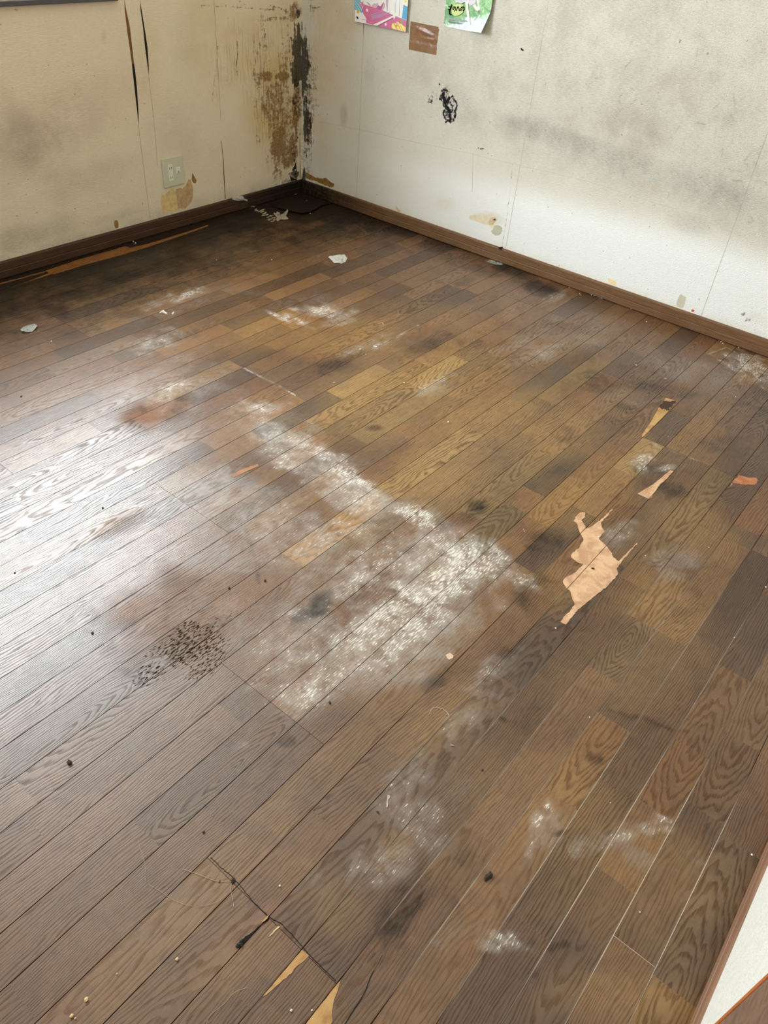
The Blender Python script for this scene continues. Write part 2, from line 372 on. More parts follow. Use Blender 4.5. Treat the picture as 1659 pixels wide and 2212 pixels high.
# notable pieces: strip, from x, to x, colour, grain contrast, cathedral (centre x, centre across, stretch) or None, ring spacing
PIECES = [
 (11,1.64,1.90,(158,122,72),.6,None,.005),(11,1.30,1.64,(80,60,46),.5,None,.005),(12,1.46,1.93,(146,110,64),1.0,(1.98,.5,13),.0065),
 (13,1.46,1.88,(118,90,58),1.0,(1.42,.4,9),.0062),(13,1.88,2.16,(166,130,76),.95,(2.32,.2,8),.0055),(14,1.50,1.95,(122,96,62),.6,None,.005),
 (17,1.30,1.80,(152,116,66),1.0,(1.16,.1,17),.0085),(17,.98,1.30,(160,114,60),1.0,(1.38,.55,8),.009),(16,1.35,1.62,(138,108,64),1.0,None,.009),(15,1.40,1.62,(104,84,56),.4,None,.004),
 (18,1.30,1.75,(120,88,56),.8,None,.0045),(19,1.34,1.90,(112,82,50),.9,None,.006),(20,1.44,1.86,(128,98,58),.9,(2.0,.6,11),.006),(21,1.25,1.56,(112,86,50),1.0,(0.95,.5,6),.0062),(21,1.66,1.92,(84,62,40),.6,None,.005),
 (22,1.55,1.80,(146,104,54),.7,(1.9,.4,8),.006),(23,1.94,2.163,(158,122,70),.6,(1.8,.3,7),.005),(24,1.84,2.12,(72,52,38),.4,None,.004),(24,1.45,1.84,(128,88,48),.9,(1.9,.7,12),.006),
 (25,1.55,1.98,(118,86,52),.7,None,.005),(26,1.60,2.163,(122,90,52),.9,(2.3,.5,13),.006),(28,1.45,1.86,(136,94,44),.55,None,.004),(29,1.45,1.859,(86,58,36),.5,None,.004),
 (28,.86,1.09,(140,96,50),1.0,(1.14,.5,7),.0072),(28,1.09,1.40,(104,74,48),.7,None,.005),(27,1.19,1.40,(104,76,48),.95,(1.31,.5,4),.0055),(31,1.02,1.23,(116,80,46),.95,(1.27,.5,6),.0065),(30,.96,1.14,(128,86,44),.95,(1.18,.4,5),.0065),
 (29,.62,.95,(110,78,44),.95,None,.006),(32,.42,.687,(140,100,44),.8,(.72,.5,6),.007),(32,.687,1.0,(112,80,48),.9,(.66,.6,6),.007),(1,1.08,1.42,(126,94,64),.9,(1.0,.3,14),.0055),(18,2.13,2.55,(134,102,60),.6,None,.0035),
 (17,2.05,2.40,(92,70,52),.5,None,.004),(6,1.20,1.547,(136,102,64),.6,(1.1,.4,9),.005),(7,1.20,1.547,(96,70,52),.6,None,.005),(9,1.56,1.95,(128,94,54),.9,(1.4,.5,11),.006),(10,1.56,1.85,(104,80,50),.6,None,.004),(20,.70,.98,(110,84,62),.8,None,.006),(22,.40,.64,(104,76,56),1.0,(.2,.3,14),.006)]
WHITE = [(1.3582,0.6295,-0.0012,-0.0761,-0.045,-0.0105,0.7),(1.2883,0.729,0.0265,-0.1077,-0.0666,-0.0273,0.7),(1.2614,1.2784,0.0006,-0.0977,-0.0411,-0.02,0.6),(0.6674,0.7711,0.0593,-0.0112,-0.0079,-0.0225,0.5),(1.1114,0.865,0.1494,-0.0205,-0.0217,-0.0419,0.45),(1.3437,0.855,0.0035,-0.1031,-0.0613,-0.0211,0.95),(1.2796,0.6494,0.0004,-0.1496,-0.0989,-0.0243,0.95),(1.1775,0.6494,0.1544,-0.017,-0.0371,-0.0756,0.95),(1.0305,0.6939,0.1638,-0.0253,-0.0266,-0.055,0.9),(0.9196,0.6869,0.1402,-0.0227,-0.0231,-0.0528,0.85),(0.9847,0.6162,0.184,-0.0235,-0.0218,-0.0518,0.85),(0.7601,0.6691,0.1334,-0.0288,-0.0177,-0.0434,0.75),(0.6907,0.6574,0.0681,-0.0153,-0.012,-0.0314,0.6),(1.3438,1.0989,-0.0015,-0.1394,-0.0418,-0.017,0.9),(1.3703,1.2508,-0.002,-0.1246,-0.0439,-0.02,0.75),(1.2735,1.2339,0.0386,-0.0726,-0.0437,-0.0342,0.5),(1.3562,1.3333,-0.014,-0.1935,-0.0241,-0.0107,0.6),(1.2571,1.0662,0.0192,-0.0805,-0.0438,-0.0243,0.45),(2.0654,1.8981,0.0417,-0.0886,-0.0514,-0.0409,0.8),(1.9463,1.9088,-0.0005,-0.0904,-0.025,-0.0159,0.7),(1.9165,1.9795,0.0,-0.0689,-0.0155,-0.0103,0.7),(2.0716,1.7933,0.0909,-0.0096,-0.0329,-0.041,0.5),(1.7867,2.3564,0.1366,0.0006,-0.0278,-0.0461,0.75),(1.6508,2.3709,0.0939,0.0007,-0.0195,-0.0347,0.35),(1.3172,1.8359,0.0412,-0.0186,-0.0149,-0.022,0.85),(1.2491,1.8095,0.1014,0.0013,-0.014,-0.0294,0.45),(1.4457,2.1212,0.1282,-0.0061,-0.0324,-0.0595,0.45),(1.4117,1.5524,0.0652,-0.032,-0.027,-0.0342,0.6),(1.3601,1.5087,-0.0007,-0.055,-0.025,-0.0138,0.5),(1.9586,1.5899,0.1367,-0.0051,-0.0193,-0.026,0.35),(2.0227,1.5541,0.0699,-0.0031,-0.014,-0.0182,0.55),(2.9371,0.489,-0.0002,-0.0928,-0.1058,-0.0198,0.75),(2.8844,0.4185,0.0004,-0.0652,-0.0785,-0.0135,0.7),(2.953,0.5489,0.0106,-0.0493,-0.0494,-0.0117,0.5),(0.5089,0.3282,0.0317,0.0056,0.0092,-0.047,0.42),(0.5544,0.3129,0.0502,-0.0003,0.0,-0.0241,0.42),(0.6771,0.3884,0.0671,0.0019,-0.0013,-0.0357,0.4),(0.6502,0.3344,0.0553,0.0002,-0.0018,-0.0597,0.4),(0.5786,0.0867,0.0119,-0.0307,-0.0134,-0.0028,0.72),(0.5494,0.1044,0.008,-0.0203,-0.0087,-0.0019,0.6),(0.7995,0.1577,0.0026,-0.0112,-0.0585,-0.0085,0.62),(0.7405,0.138,0.0011,-0.0077,-0.0372,-0.0025,0.5),(0.8205,0.1547,0.0053,-0.0089,-0.0182,-0.0069,0.8),(0.954,-0.0278,0.0067,-0.02,-0.0124,-0.0015,0.95),(0.9428,-0.0399,0.0129,-0.0148,-0.014,-0.0059,0.7),(0.925,-0.0059,0.0319,-0.022,-0.0055,-0.0044,0.5),(2.0567,0.5054,0.0718,-0.0136,-0.0306,-0.0293,0.66),(1.9995,0.495,0.0146,-0.0148,-0.0321,-0.0145,0.72),(2.057,0.4365,0.0433,-0.0263,-0.017,-0.0093,0.6),(2.3713,1.1016,0.1382,-0.0314,-0.0505,-0.0436,0.3),(1.9422,1.2384,0.1141,-0.0027,-0.0193,-0.0261,0.4),(1.0259,0.4137,0.0836,-0.016,-0.0126,-0.0264,0.42),(0.8751,0.3846,0.0639,-0.0135,-0.0117,-0.0282,0.36),(1.666,0.4124,0.0648,-0.0264,-0.0305,-0.0251,0.42),(1.6533,0.2917,0.0425,-0.0111,-0.0107,-0.0112,0.42),(2.9207,1.3105,0.0878,-0.0151,-0.0279,-0.0219,0.45),(0.8383,0.8581,0.0683,-0.0103,-0.0093,-0.0229,0.5),(0.7609,0.8394,0.0537,-0.0087,-0.0065,-0.0171,0.4),(1.0764,0.8046,0.1442,-0.0226,-0.0206,-0.0399,0.65),(1.1233,0.9549,0.1244,-0.0411,-0.0294,-0.0431,0.5),(1.0188,0.9879,0.0659,-0.0069,-0.0121,-0.0263,0.42),(1.3503,0.5745,0.0111,-0.046,-0.0202,-0.0068,0.42),(0.5347,0.684,0.0177,-0.0082,-0.0045,-0.0095,0.45),(3.566,1.289,0.0182,-0.0157,-0.0281,-0.0133,0.4),(3.052,1.6908,0.0229,-0.0311,-0.0196,-0.0117,0.8)]
DARK = [(1.4861,0.7559,0.0254,-0.0477,-0.0479,-0.0249,0.7),(1.4155,0.7577,0.0837,-0.0295,-0.0366,-0.0411,0.4),(0.9071,0.8225,0.0706,0.002,-0.0098,-0.036,0.72),(0.8601,0.8345,0.0489,0.0016,-0.0081,-0.0318,0.6),(0.5034,0.2521,0.0023,-0.0414,-0.1016,0.0001,0.62),(0.4332,0.245,0.0066,-0.0506,-0.0651,-0.0031,0.42),(0.5557,0.2623,0.0029,-0.031,-0.0576,-0.0031,0.4),(1.5844,1.212,0.0228,-0.0228,-0.0201,-0.0167,0.5),(0.7814,1.4186,0.0684,-0.0163,-0.0167,-0.038,0.3),(3.1532,3.2309,0.3316,-0.2531,-0.2384,-0.2413,0.5),(2.9801,2.8494,0.2298,-0.1831,-0.1597,-0.1529,0.98),(2.9698,2.5168,-0.0247,-0.3677,-0.1409,-0.0925,0.7),(2.7033,2.9081,0.4276,-0.0044,-0.0732,-0.0936,0.75),(3.0212,1.5834,0.028,-0.1503,-0.0983,-0.0478,0.8),(2.9515,1.3973,0.0239,-0.1218,-0.0931,-0.0417,0.75),(2.9285,1.6995,0.05,-0.1163,-0.0759,-0.0433,0.5),(2.7348,1.6684,0.1726,-0.0199,-0.0535,-0.0504,0.35),(1.2071,0.7891,0.0804,-0.0203,-0.0163,-0.0243,0.4),(1.296,0.453,-0.0167,-0.0704,-0.1097,-0.0049,0.4),(1.4932,0.5396,-0.0191,-0.0655,-0.1092,-0.0076,0.45),(2.2912,0.6869,0.0074,-0.0776,-0.0489,-0.0136,0.5),(2.3766,0.8173,0.0746,-0.0723,-0.0908,-0.0455,0.4),(2.4831,0.7141,0.0556,-0.1162,-0.0797,-0.0287,0.42),(2.5143,0.5953,0.041,-0.0855,-0.0661,-0.0213,0.4),(1.9922,0.4689,0.0116,-0.0801,-0.0995,-0.0236,0.45),(2.3131,0.3539,0.0576,-0.1154,-0.1139,-0.0306,0.35),(1.9442,0.3887,0.0099,-0.064,-0.0714,-0.0153,0.4),(2.0337,0.7454,0.1314,-0.041,-0.0578,-0.0484,0.3),(2.1355,1.423,0.1321,-0.0232,-0.0462,-0.0493,0.35),(1.8315,1.568,0.1388,-0.0217,-0.0428,-0.0547,0.4),(1.9071,1.5902,0.0667,-0.0298,-0.0333,-0.0345,0.4),(1.5374,1.894,0.0919,-0.0088,-0.0233,-0.0382,0.35),(1.9542,0.3784,0.0401,-0.0412,-0.0435,-0.0182,0.5),(2.2825,1.3347,0.0919,-0.0423,-0.0571,-0.0463,0.3),(1.1652,1.3126,0.088,-0.0103,-0.0293,-0.0552,0.3),(1.0991,0.4109,0.0723,-0.0195,-0.0166,-0.0265,0.4),(0.9458,0.4829,0.0665,-0.0173,-0.0162,-0.0305,0.4),(0.7977,0.1122,0.0194,-0.0112,-0.0055,-0.0064,0.5),(0.9855,0.1313,0.0191,-0.0214,-0.0173,-0.0088,0.3),(0.9599,0.2901,0.0681,-0.0108,-0.0132,-0.037,0.35),(0.5406,1.1799,0.0208,-0.0225,-0.0245,-0.0355,0.45),(0.5133,1.0895,0.029,-0.0025,-0.0134,-0.0524,0.4),(0.5289,0.9966,0.0197,-0.0216,-0.023,-0.0305,0.3),(0.6223,0.2101,0.0677,-0.0143,-0.01,-0.0453,0.3),(0.6025,0.6238,0.0183,-0.0205,-0.015,-0.0148,0.45),(2.389,2.1718,0.2587,-0.0866,-0.0682,-0.0725,0.3),(2.5302,2.4784,0.005,-0.1081,-0.0537,-0.0401,0.6),(1.5918,2.0821,0.1166,-0.0063,-0.0251,-0.0423,0.3),(1.6762,2.6706,0.5455,-0.0131,-0.0571,-0.1026,0.7),(1.2912,2.6168,0.2395,-0.0267,-0.0855,-0.178,0.55),(1.0994,0.1347,0.0001,0.0,-0.0001,0.0,0.0),(2.6682,0.316,0.0049,-0.1203,-0.1392,-0.0216,0.35),(3.1237,0.7659,-0.013,-0.1167,-0.092,-0.0211,0.4),(3.1601,1.0316,-0.0143,-0.1273,-0.0679,-0.0196,0.4),(1.5395,0.1684,-0.0225,-0.0647,-0.1032,0.0052,0.25),(0.6959,-0.0497,0.0309,-0.0359,-0.0267,-0.0129,0.25)]
HAZE = [(1.0188,1.3412,0.1907,-0.0745,-0.0966,-0.1566,0.7),(1.0216,1.5863,0.2162,-0.0397,-0.0611,-0.1225,0.6),(1.2129,1.9046,0.3168,-0.0319,-0.0645,-0.1268,0.6),(1.0337,1.1556,0.0928,-0.0967,-0.1046,-0.1098,0.6),(0.7423,1.5135,0.2282,-0.0493,-0.0894,-0.2166,0.4),(0.9665,0.5755,0.2538,-0.0587,-0.0628,-0.1205,0.75),(0.9859,0.8775,0.2264,-0.0815,-0.0923,-0.1433,0.6),(0.9585,1.0767,0.1868,-0.0584,-0.0855,-0.1477,0.5),(1.3372,1.2015,0.0276,-0.2758,-0.1155,-0.0598,0.6),(1.3744,1.5132,0.1106,-0.2134,-0.1192,-0.1033,0.5),(1.2999,1.7798,0.2382,-0.0667,-0.0897,-0.1445,0.5),(1.4399,2.1267,0.2692,-0.055,-0.0883,-0.1479,0.4),(2.4826,1.1467,0.307,-0.1456,-0.1545,-0.1082,0.6),(2.7914,1.1299,0.0917,-0.2033,-0.1236,-0.0544,0.5),(2.7323,0.6123,0.1125,-0.2404,-0.1853,-0.057,0.6),(2.3366,0.7259,0.1452,-0.142,-0.1167,-0.0557,0.45),(2.3356,0.3313,0.1015,-0.102,-0.1631,-0.0575,0.4),(1.6195,0.2385,0.111,-0.0309,-0.0513,-0.0533,0.62),(1.7065,0.2617,0.0872,-0.038,-0.0333,-0.0245,0.45),(1.6436,0.3948,0.087,-0.0359,-0.0462,-0.038,0.5),(0.7463,0.3396,0.1392,-0.01,-0.0157,-0.0978,0.42),(0.6133,0.3492,0.0985,0.001,-0.0015,-0.0846,0.38),(0.5792,0.2597,0.0758,-0.0023,-0.0005,-0.0706,0.36),(0.5341,0.1493,0.0946,-0.0575,-0.0229,-0.035,0.45),(0.4505,0.3835,0.0925,-0.0141,-0.0086,-0.0636,0.3),(0.8549,-0.019,0.0206,-0.0589,-0.0285,-0.0037,0.55),(0.8496,0.0529,0.0742,-0.0433,-0.0114,-0.0122,0.5),(0.7883,0.1363,0.0042,-0.0318,-0.068,-0.0043,0.55),(0.9233,-0.0975,-0.0061,-0.043,-0.0304,0.0051,0.4),(0.9632,0.373,0.1357,-0.0282,-0.0264,-0.0579,0.45),(0.7161,0.9901,0.1979,-0.0704,-0.07,-0.1412,0.55),(0.5137,0.9765,0.1311,-0.0166,-0.026,-0.0974,0.4),(0.5877,0.8411,0.1427,-0.0243,-0.025,-0.08,0.4),(2.1475,1.949,0.3329,-0.1999,-0.153,-0.1522,0.45),(1.7683,2.2925,0.4188,-0.0278,-0.0651,-0.1032,0.5),(1.9286,1.2087,0.1419,-0.0716,-0.0588,-0.0516,0.55),(1.8529,1.4565,0.2396,-0.1132,-0.09,-0.0903,0.3),(2.7765,1.6972,0.1322,-0.3017,-0.1064,-0.063,0.4),(2.1232,0.4033,0.0853,-0.0866,-0.0729,-0.0293,0.4),(1.8505,0.3631,0.078,-0.05,-0.0439,-0.0247,0.4),(0.7511,0.6609,0.1628,-0.0358,-0.0306,-0.0752,0.6),(1.6425,0.5212,0.0739,-0.0769,-0.0546,-0.0289,0.25),(2.3097,2.3773,0.2591,-0.0801,-0.0673,-0.0781,0.3),(1.9932,2.3277,0.3464,-0.0515,-0.0526,-0.0728,0.3)]  # dusty film; the leading entries paint the window sheen wider
GOLD = [(1.8467,1.2465,0.38,-0.2199,-0.2441,-0.2164,1.0),(1.9071,0.986,0.3308,-0.1787,-0.258,-0.2054,0.9),(1.5517,0.9183,0.2784,-0.0854,-0.1553,-0.1751,1.0),(1.2219,0.9595,0.1779,-0.019,-0.0582,-0.1074,1.0),(2.0167,1.6857,0.3065,-0.1962,-0.1638,-0.1549,0.9),(1.8135,1.8753,0.2698,-0.1108,-0.1175,-0.1401,0.6),(1.9897,0.7893,0.297,-0.0909,-0.1701,-0.1479,0.8),(1.8681,0.5628,0.2351,-0.0845,-0.1164,-0.0951,0.6),(1.67,0.5505,0.1746,-0.0343,-0.0689,-0.0812,0.7),(1.4835,0.2058,-0.0762,-0.1267,-0.1747,0.0277,0.7),(1.857,0.2688,-0.0503,-0.1135,-0.1925,0.0032,0.6),(2.1135,0.5546,0.0657,-0.0659,-0.0994,-0.0453,0.6),(2.5297,1.0511,0.3899,-0.0895,-0.1097,-0.0876,0.4),(0.8789,0.1167,-0.0384,-0.1102,-0.1115,0.0251,0.45),(0.8142,0.2335,-0.0355,-0.1172,-0.1299,0.0243,0.35),(0.8544,-0.0815,-0.0394,-0.1062,-0.1492,0.0445,0.45),(0.6295,-0.0979,0.0778,-0.0913,-0.0364,-0.0172,0.55),(2.1498,1.2645,0.2772,-0.133,-0.1306,-0.108,0.7),(2.3276,1.613,0.2225,-0.2041,-0.1337,-0.1019,0.5),(0.8427,0.4207,0.1296,-0.0152,-0.0169,-0.058,0.5),(0.5739,0.3286,0.0506,-0.0084,-0.0046,-0.0242,0.5),(0.4269,0.3406,0.0446,-0.0077,-0.0058,-0.0457,0.4),(1.2541,0.1629,0.2748,-0.09,-0.0852,-0.1066,0.35),(2.0821,2.5745,0.3241,-0.0336,-0.0401,-0.0574,0.3),(1.3563,0.4347,-0.0011,-0.0693,-0.0993,-0.0159,0.6),(0.4192,0.4194,0.0608,-0.0084,-0.0058,-0.0483,0.3),(0.2595,0.4057,0.104,-0.0162,-0.0029,-0.0515,0.35),(1.0527,1.248,0.0816,-0.0113,-0.0103,-0.0206,0.3)]
DOTS = [(0.6195,0.9543,0.1291,-0.0484,-0.0445,-0.0967,1.1),(0.5332,0.9551,0.0755,-0.0101,-0.0167,-0.0605,1.0),(0.6132,0.8856,0.0981,-0.015,-0.0151,-0.0477,1.0),(0.7281,0.9564,0.0832,-0.0199,-0.0133,-0.0309,0.9),(0.6766,0.9915,0.021,-0.0228,-0.0144,-0.0171,1.1),(1.3601,0.6019,0.0194,-0.0355,-0.026,-0.0126,0.8),(1.0331,0.6263,0.0732,-0.0155,-0.015,-0.0279,0.5),(1.117,0.5786,0.0763,-0.0168,-0.0136,-0.0232,0.5),(0.6347,0.7367,0.0382,-0.0078,-0.0075,-0.0217,0.5),(0.5189,1.0641,0.0199,-0.0218,-0.0154,-0.0215,0.5)]
DULL = [(1.1721,1.7693,0.1396,-0.0269,-0.043,-0.0794,1.3),(0.7019,1.0055,0.1852,-0.0918,-0.0782,-0.1382,0.75),(0.6189,1.1161,0.1058,-0.035,-0.0348,-0.081,0.6),(0.9242,0.9434,0.0922,-0.0984,-0.1357,-0.1348,0.5),(1.1671,1.7742,0.1258,-0.0364,-0.0454,-0.0789,0.7),(1.0188,0.6846,0.2702,-0.0527,-0.0875,-0.1687,0.8),(1.3372,1.2015,0.0184,-0.1839,-0.0963,-0.0498,0.7),(1.4747,1.4904,0.0839,-0.1634,-0.127,-0.1044,0.5),(0.7744,1.3992,0.1074,-0.0114,-0.017,-0.0447,0.4),(1.4621,0.4939,0.2571,-0.272,-0.4809,-0.2693,0.5),(2.0934,1.2256,0.5845,-0.4018,-0.3187,-0.2411,0.5),(0.9974,0.0263,0.0195,-0.2452,-0.5712,-0.0067,0.35),(0.4222,0.3574,0.1527,-0.1766,-0.1106,-0.1021,0.3),(1.508,2.5845,0.4848,-0.0548,-0.1199,-0.2208,0.5),(2.7702,2.6803,0.4657,-0.3815,-0.3343,-0.3231,0.7)]
RED = [(1.1721,1.7693,0.1102,-0.0213,-0.0329,-0.0607,1.0),(0.6206,1.1354,0.071,-0.0137,-0.008,-0.0222,0.75),(1.0704,1.4407,0.0001,-0.0001,-0.0001,-0.0001,0.0),(0.6298,0.7594,0.0001,-0.0001,-0.0001,-0.0001,0.0),(0.7471,0.9778,0.0953,-0.0221,-0.0113,-0.0263,0.35),(0.7739,1.3218,0.0667,-0.0176,-0.0221,-0.0487,0.5),(1.0959,0.9065,0.0364,-0.0125,-0.0132,-0.0192,0.5),(1.2057,0.8033,0.0537,-0.0133,-0.0145,-0.0217,0.4),(1.0454,0.4894,0.0594,-0.0149,-0.0184,-0.0318,0.3),(0.336,0.4233,0.0774,-0.0111,-0.0013,-0.0155,0.6),(0.0528,0.5408,0.0439,-0.0147,-0.0023,-0.0213,0.4),(0.6945,0.6879,0.0788,-0.0169,-0.0097,-0.0257,0.3),(0.791,0.6169,0.0658,-0.0031,-0.0108,-0.0433,0.25)]
SEAM_PALE = [(0.799,-0.0178,0.2315,-0.2665,-0.3216,-0.152,0.9),(0.9023,0.2883,0.2651,-0.086,-0.1069,-0.1894,0.55),(0.5508,0.2088,0.1669,-0.0652,-0.0659,-0.1653,0.7),(1.4086,0.0929,0.1827,-0.1995,-0.3614,-0.1418,0.55),(1.4268,0.407,0.2361,-0.0584,-0.0807,-0.1023,0.4),(1.2228,0.6247,0.1924,-0.0386,-0.0694,-0.1115,0.35),(0.2747,0.3181,0.0745,-0.029,-0.0092,-0.0396,0.2),(2.1134,1.4936,0.3535,-0.0574,-0.0461,-0.0509,0.5)]  # where the board joints turn pale
RUG = [(1.4272,1.6557),(1.4062,1.463),(1.4012,1.2605),(1.357,1.0144),(1.3553,0.9207),(1.3992,0.8087),(1.4028,0.6882),(1.3968,0.5707),(1.2013,0.5547),(0.9951,0.5443),(0.7725,0.5495),(0.6147,0.6101),(0.6042,0.7878),(0.8249,1.1681),(1.17,1.5374)]
RUG_FADE = [(1.2096,0.6869,0.1461,-0.1554,-0.2043,-0.1483,1.0),(1.2953,1.0566,-0.0002,-0.2252,-0.1277,-0.0507,1.0),(1.3279,1.3445,-0.0015,-0.2045,-0.1186,-0.0592,0.9),(0.9306,0.6547,0.23,-0.0482,-0.0668,-0.1373,1.0),(0.7907,0.7674,0.1111,-0.1212,-0.1333,-0.1288,0.7),(1.0699,1.0372,0.1332,-0.1397,-0.1577,-0.1524,0.6),(1.4117,1.5524,0.02,-0.0989,-0.0642,-0.0456,0.8)]
DARK_LINES = [
 ([(1.1127,0.1649),(1.1212,0.1397),(1.1348,0.1107),(1.1442,0.0917),(1.1488,0.0695),(1.1582,0.0404),(1.1744,0.0173)], 0.011, 0.57),
 ([(1.1293,0.1221),(1.1385,0.105),(1.1467,0.0718)], 0.02, 0.57),
 ([(0.9382,0.3313),(0.937,0.3191)], 0.016, 0.68), ([(0.8947,0.2616),(0.8883,0.2468)], 0.012, 0.47),
 ([(0.5826,0.0712),(0.6052,0.0536)], 0.014, 0.62), ([(0.6091,0.0294),(0.6369,0.0101)], 0.011, 0.47), ([(0.6943,-0.0589),(0.726,-0.0625)], 0.012, 0.47), ([(0.5147,0.1267),(0.5345,0.1036)], 0.013, 0.52), ([(0.5542,0.1967),(0.5763,0.1736)], 0.012, 0.36), ([(0.5522,0.031),(0.569,0.0237)], 0.012, 0.42),
 ([(1.4145,0.056),(1.4865,0.0601)], 0.012, 0.31), ([(1.1805,0.0444),(1.2715,0.0498)], 0.0001, 0.00),
 ([(0.9831,1.1546),(0.9484,1.1),(0.912,1.0394),(0.8673,0.981)], 0.012, 0.42),
 ([(0.5431,1.219),(0.5087,1.1336),(0.4934,1.0448),(0.4989,0.9568)], 0.03, 0.29),
 ([(0.3655,0.367),(0.3677,0.3481)], 0.01, 0.21), ([(1.181,-0.0562),(1.2278,-0.0592)], 0.0001, 0.00),
 ([(2.2984,2.5281),(2.3053,2.4019),(2.2771,2.2038),(2.2582,1.9988)], 0.012, 0.36),
 ([(2.4809,2.5506),(2.4891,2.4831),(2.4372,2.3731)], 0.02, 0.36),
 ([(0.6753,0.4798),(0.6724,0.4679)], 0.012, 0.47), ([(0.7983,0.552),(0.7975,0.5425)], 0.012, 0.47)]
WHITE_LINES = [
 ([(1.5481,1.7711),(1.5488,1.6963),(1.5508,1.6094),(1.5465,1.519)], 0.0045, 1.2), ([(2.0952,1.546),(2.1883,1.5518),(2.2625,1.552)], 0.008, 0.9), ([(2.1433,0.5909),(2.1541,0.4776),(2.1729,0.2914)], 0.003, 0.8),
 ([(0.9193,-0.0131),(0.8547,0.0271),(0.7835,0.0757)], 0.016, 0.7), ([(1.2893,0.9173),(1.3743,0.8863)], 0.01, 0.7),
 ([(2.8849,0.5885),(2.8906,0.5089),(3.0095,0.4952),(2.9804,0.423)], 0.008, 0.9), ([(2.8129,0.535),(2.8125,0.4643),(2.9216,0.4306),(2.8733,0.3822)], 0.007, 0.9), ([(2.9021,0.6226),(3.018,0.5905),(2.9757,0.5021),(3.0459,0.4708)], 0.006, 0.9), ([(2.7464,0.4588),(2.8943,0.4568),(2.7901,0.3711)], 0.006, 0.8),
 ([(0.4999,0.3631),(0.5203,0.3646),(0.5373,0.3705)], 0.004, 1.0), ([(0.5176,0.3677),(0.5037,0.3686)], 0.003, 0.9)]
floor = build_floor()

# pieces of bare wood where the veneer has come off: part of the floor
def bare_material(name, c1, c2):
    g = G(name); P = g.pos(); s = g.sep(P)
    n = g.noise(P, 22.0, 5, 0.62, 0.5); f = g.noise(g.comb(g.M('MULTIPLY', s[0], 60.0), g.M('MULTIPLY', s[1], 500.0), 0.0), 1.0, 3, 0.6)
    c = g.mix(g.step(n, 0.38, 0.62), c1, c2)
    c = g.mix(g.step(f, 0.5, 0.75, 0.0, 0.35), c, g.mix(1.0, c, (0.6, 0.5, 0.42), 'MULTIPLY'))
    k = g.M('DIVIDE', g.M('SUBTRACT', Y0, s[1]), BW); d = g.M('ABSOLUTE', g.M('SUBTRACT', g.M('FRACT', g.M('ADD', k, 0.5)), 0.5))
    c = g.mix(g.step(d, 0.0145, 0.007), c, srgb(60, 36, 22))
    return g.fin(c, 0.8, 0.2, g.bump(g.M('ADD', n, f), 0.5, 0.0006))
bare = bare_material('bare_plywood', srgb(180, 138, 104), srgb(206, 168, 132))
bare2 = bare_material('bare_plywood_orange', srgb(164, 104, 72), srgb(184, 126, 92))
bare3 = bare_material('bare_board_edge', srgb(116, 74, 34), srgb(134, 88, 44))
bare4 = bare_material('bare_plywood_yellow', srgb(190, 150, 98), srgb(160, 118, 74))
char = plain('blackened_wood', srgb(64, 44, 26), 0.8, 0.5, 160)
crack = plain('dark_crack', srgb(12, 8, 6), 0.9, 0.2)
PT = 0.0007
p = slab('bare_wood_patch', 'F', [(1.6219,0.5259),(1.6482,0.5316),(1.6682,0.5316),(1.679,0.5204),(1.6563,0.5107),(1.6404,0.5107),(1.6301,0.497),(1.6173,0.4862),(1.6316,0.4792),(1.6552,0.4749),(1.6898,0.4716),(1.7482,0.4714),(1.7457,0.4681),(1.6951,0.4661),(1.6711,0.4664),(1.654,0.4558),(1.6411,0.4412),(1.6218,0.4417),(1.6027,0.4382),(1.5943,0.416),(1.5799,0.3931),(1.5632,0.3772),(1.5588,0.3596),(1.6029,0.3575),(1.6598,0.3548),(1.6576,0.3518),(1.6105,0.3533),(1.559,0.3521),(1.5304,0.3498),(1.5115,0.3377),(1.4842,0.3387),(1.4433,0.341),(1.4098,0.3464),(1.3813,0.3504),(1.3513,0.3532),(1.3301,0.3566),(1.2663,0.355),(1.2628,0.3712),(1.3063,0.3695),(1.3405,0.3713),(1.3551,0.3885),(1.3735,0.4022),(1.3728,0.4131),(1.3859,0.4298),(1.3999,0.4356),(1.4227,0.4288),(1.448,0.423),(1.4839,0.4245),(1.4798,0.436),(1.4847,0.4603),(1.4975,0.4652),(1.529,0.4621),(1.5645,0.4667),(1.5793,0.4745),(1.5891,0.4878),(1.6054,0.5026),(1.622,0.5176)], 0, PT, bare, floor, 0.0014, 0.006, 3)
p = slab('bare_wood_patch', 'F', [(2.1521,0.5641),(2.1688,0.5689),(2.1867,0.5727),(2.2664,0.5822),(2.3824,0.6014),(2.421,0.6057),(2.4578,0.6089),(2.4659,0.5677),(2.4077,0.5705),(2.3362,0.5645),(2.2457,0.5635),(2.1729,0.5595),(2.1619,0.5629)], 0, PT, bare4, floor, 0.0008, 0.008, 4)
slab('charred_edge', 'F', [(2.3824,0.6014),(2.4072,0.6047),(2.4332,0.6059),(2.4465,0.5868),(2.4668,0.573),(2.4197,0.5707),(2.3737,0.5684),(2.3853,0.5806),(2.3742,0.5856),(2.3799,0.5979)], PT, PT+0.0003, char, floor, 0.003, 0.005, 5)
slab('bare_wood_patch', 'F', [(1.8677,0.4467),(1.9113,0.4379),(1.9445,0.4314),(1.9942,0.4272),(2.0487,0.4223),(2.0548,0.4131),(1.9995,0.4123),(1.9591,0.4164),(1.9344,0.4142),(1.883,0.4085),(1.8683,0.4104)], 0, PT, bare, floor, 0.0006, 0.008, 6)
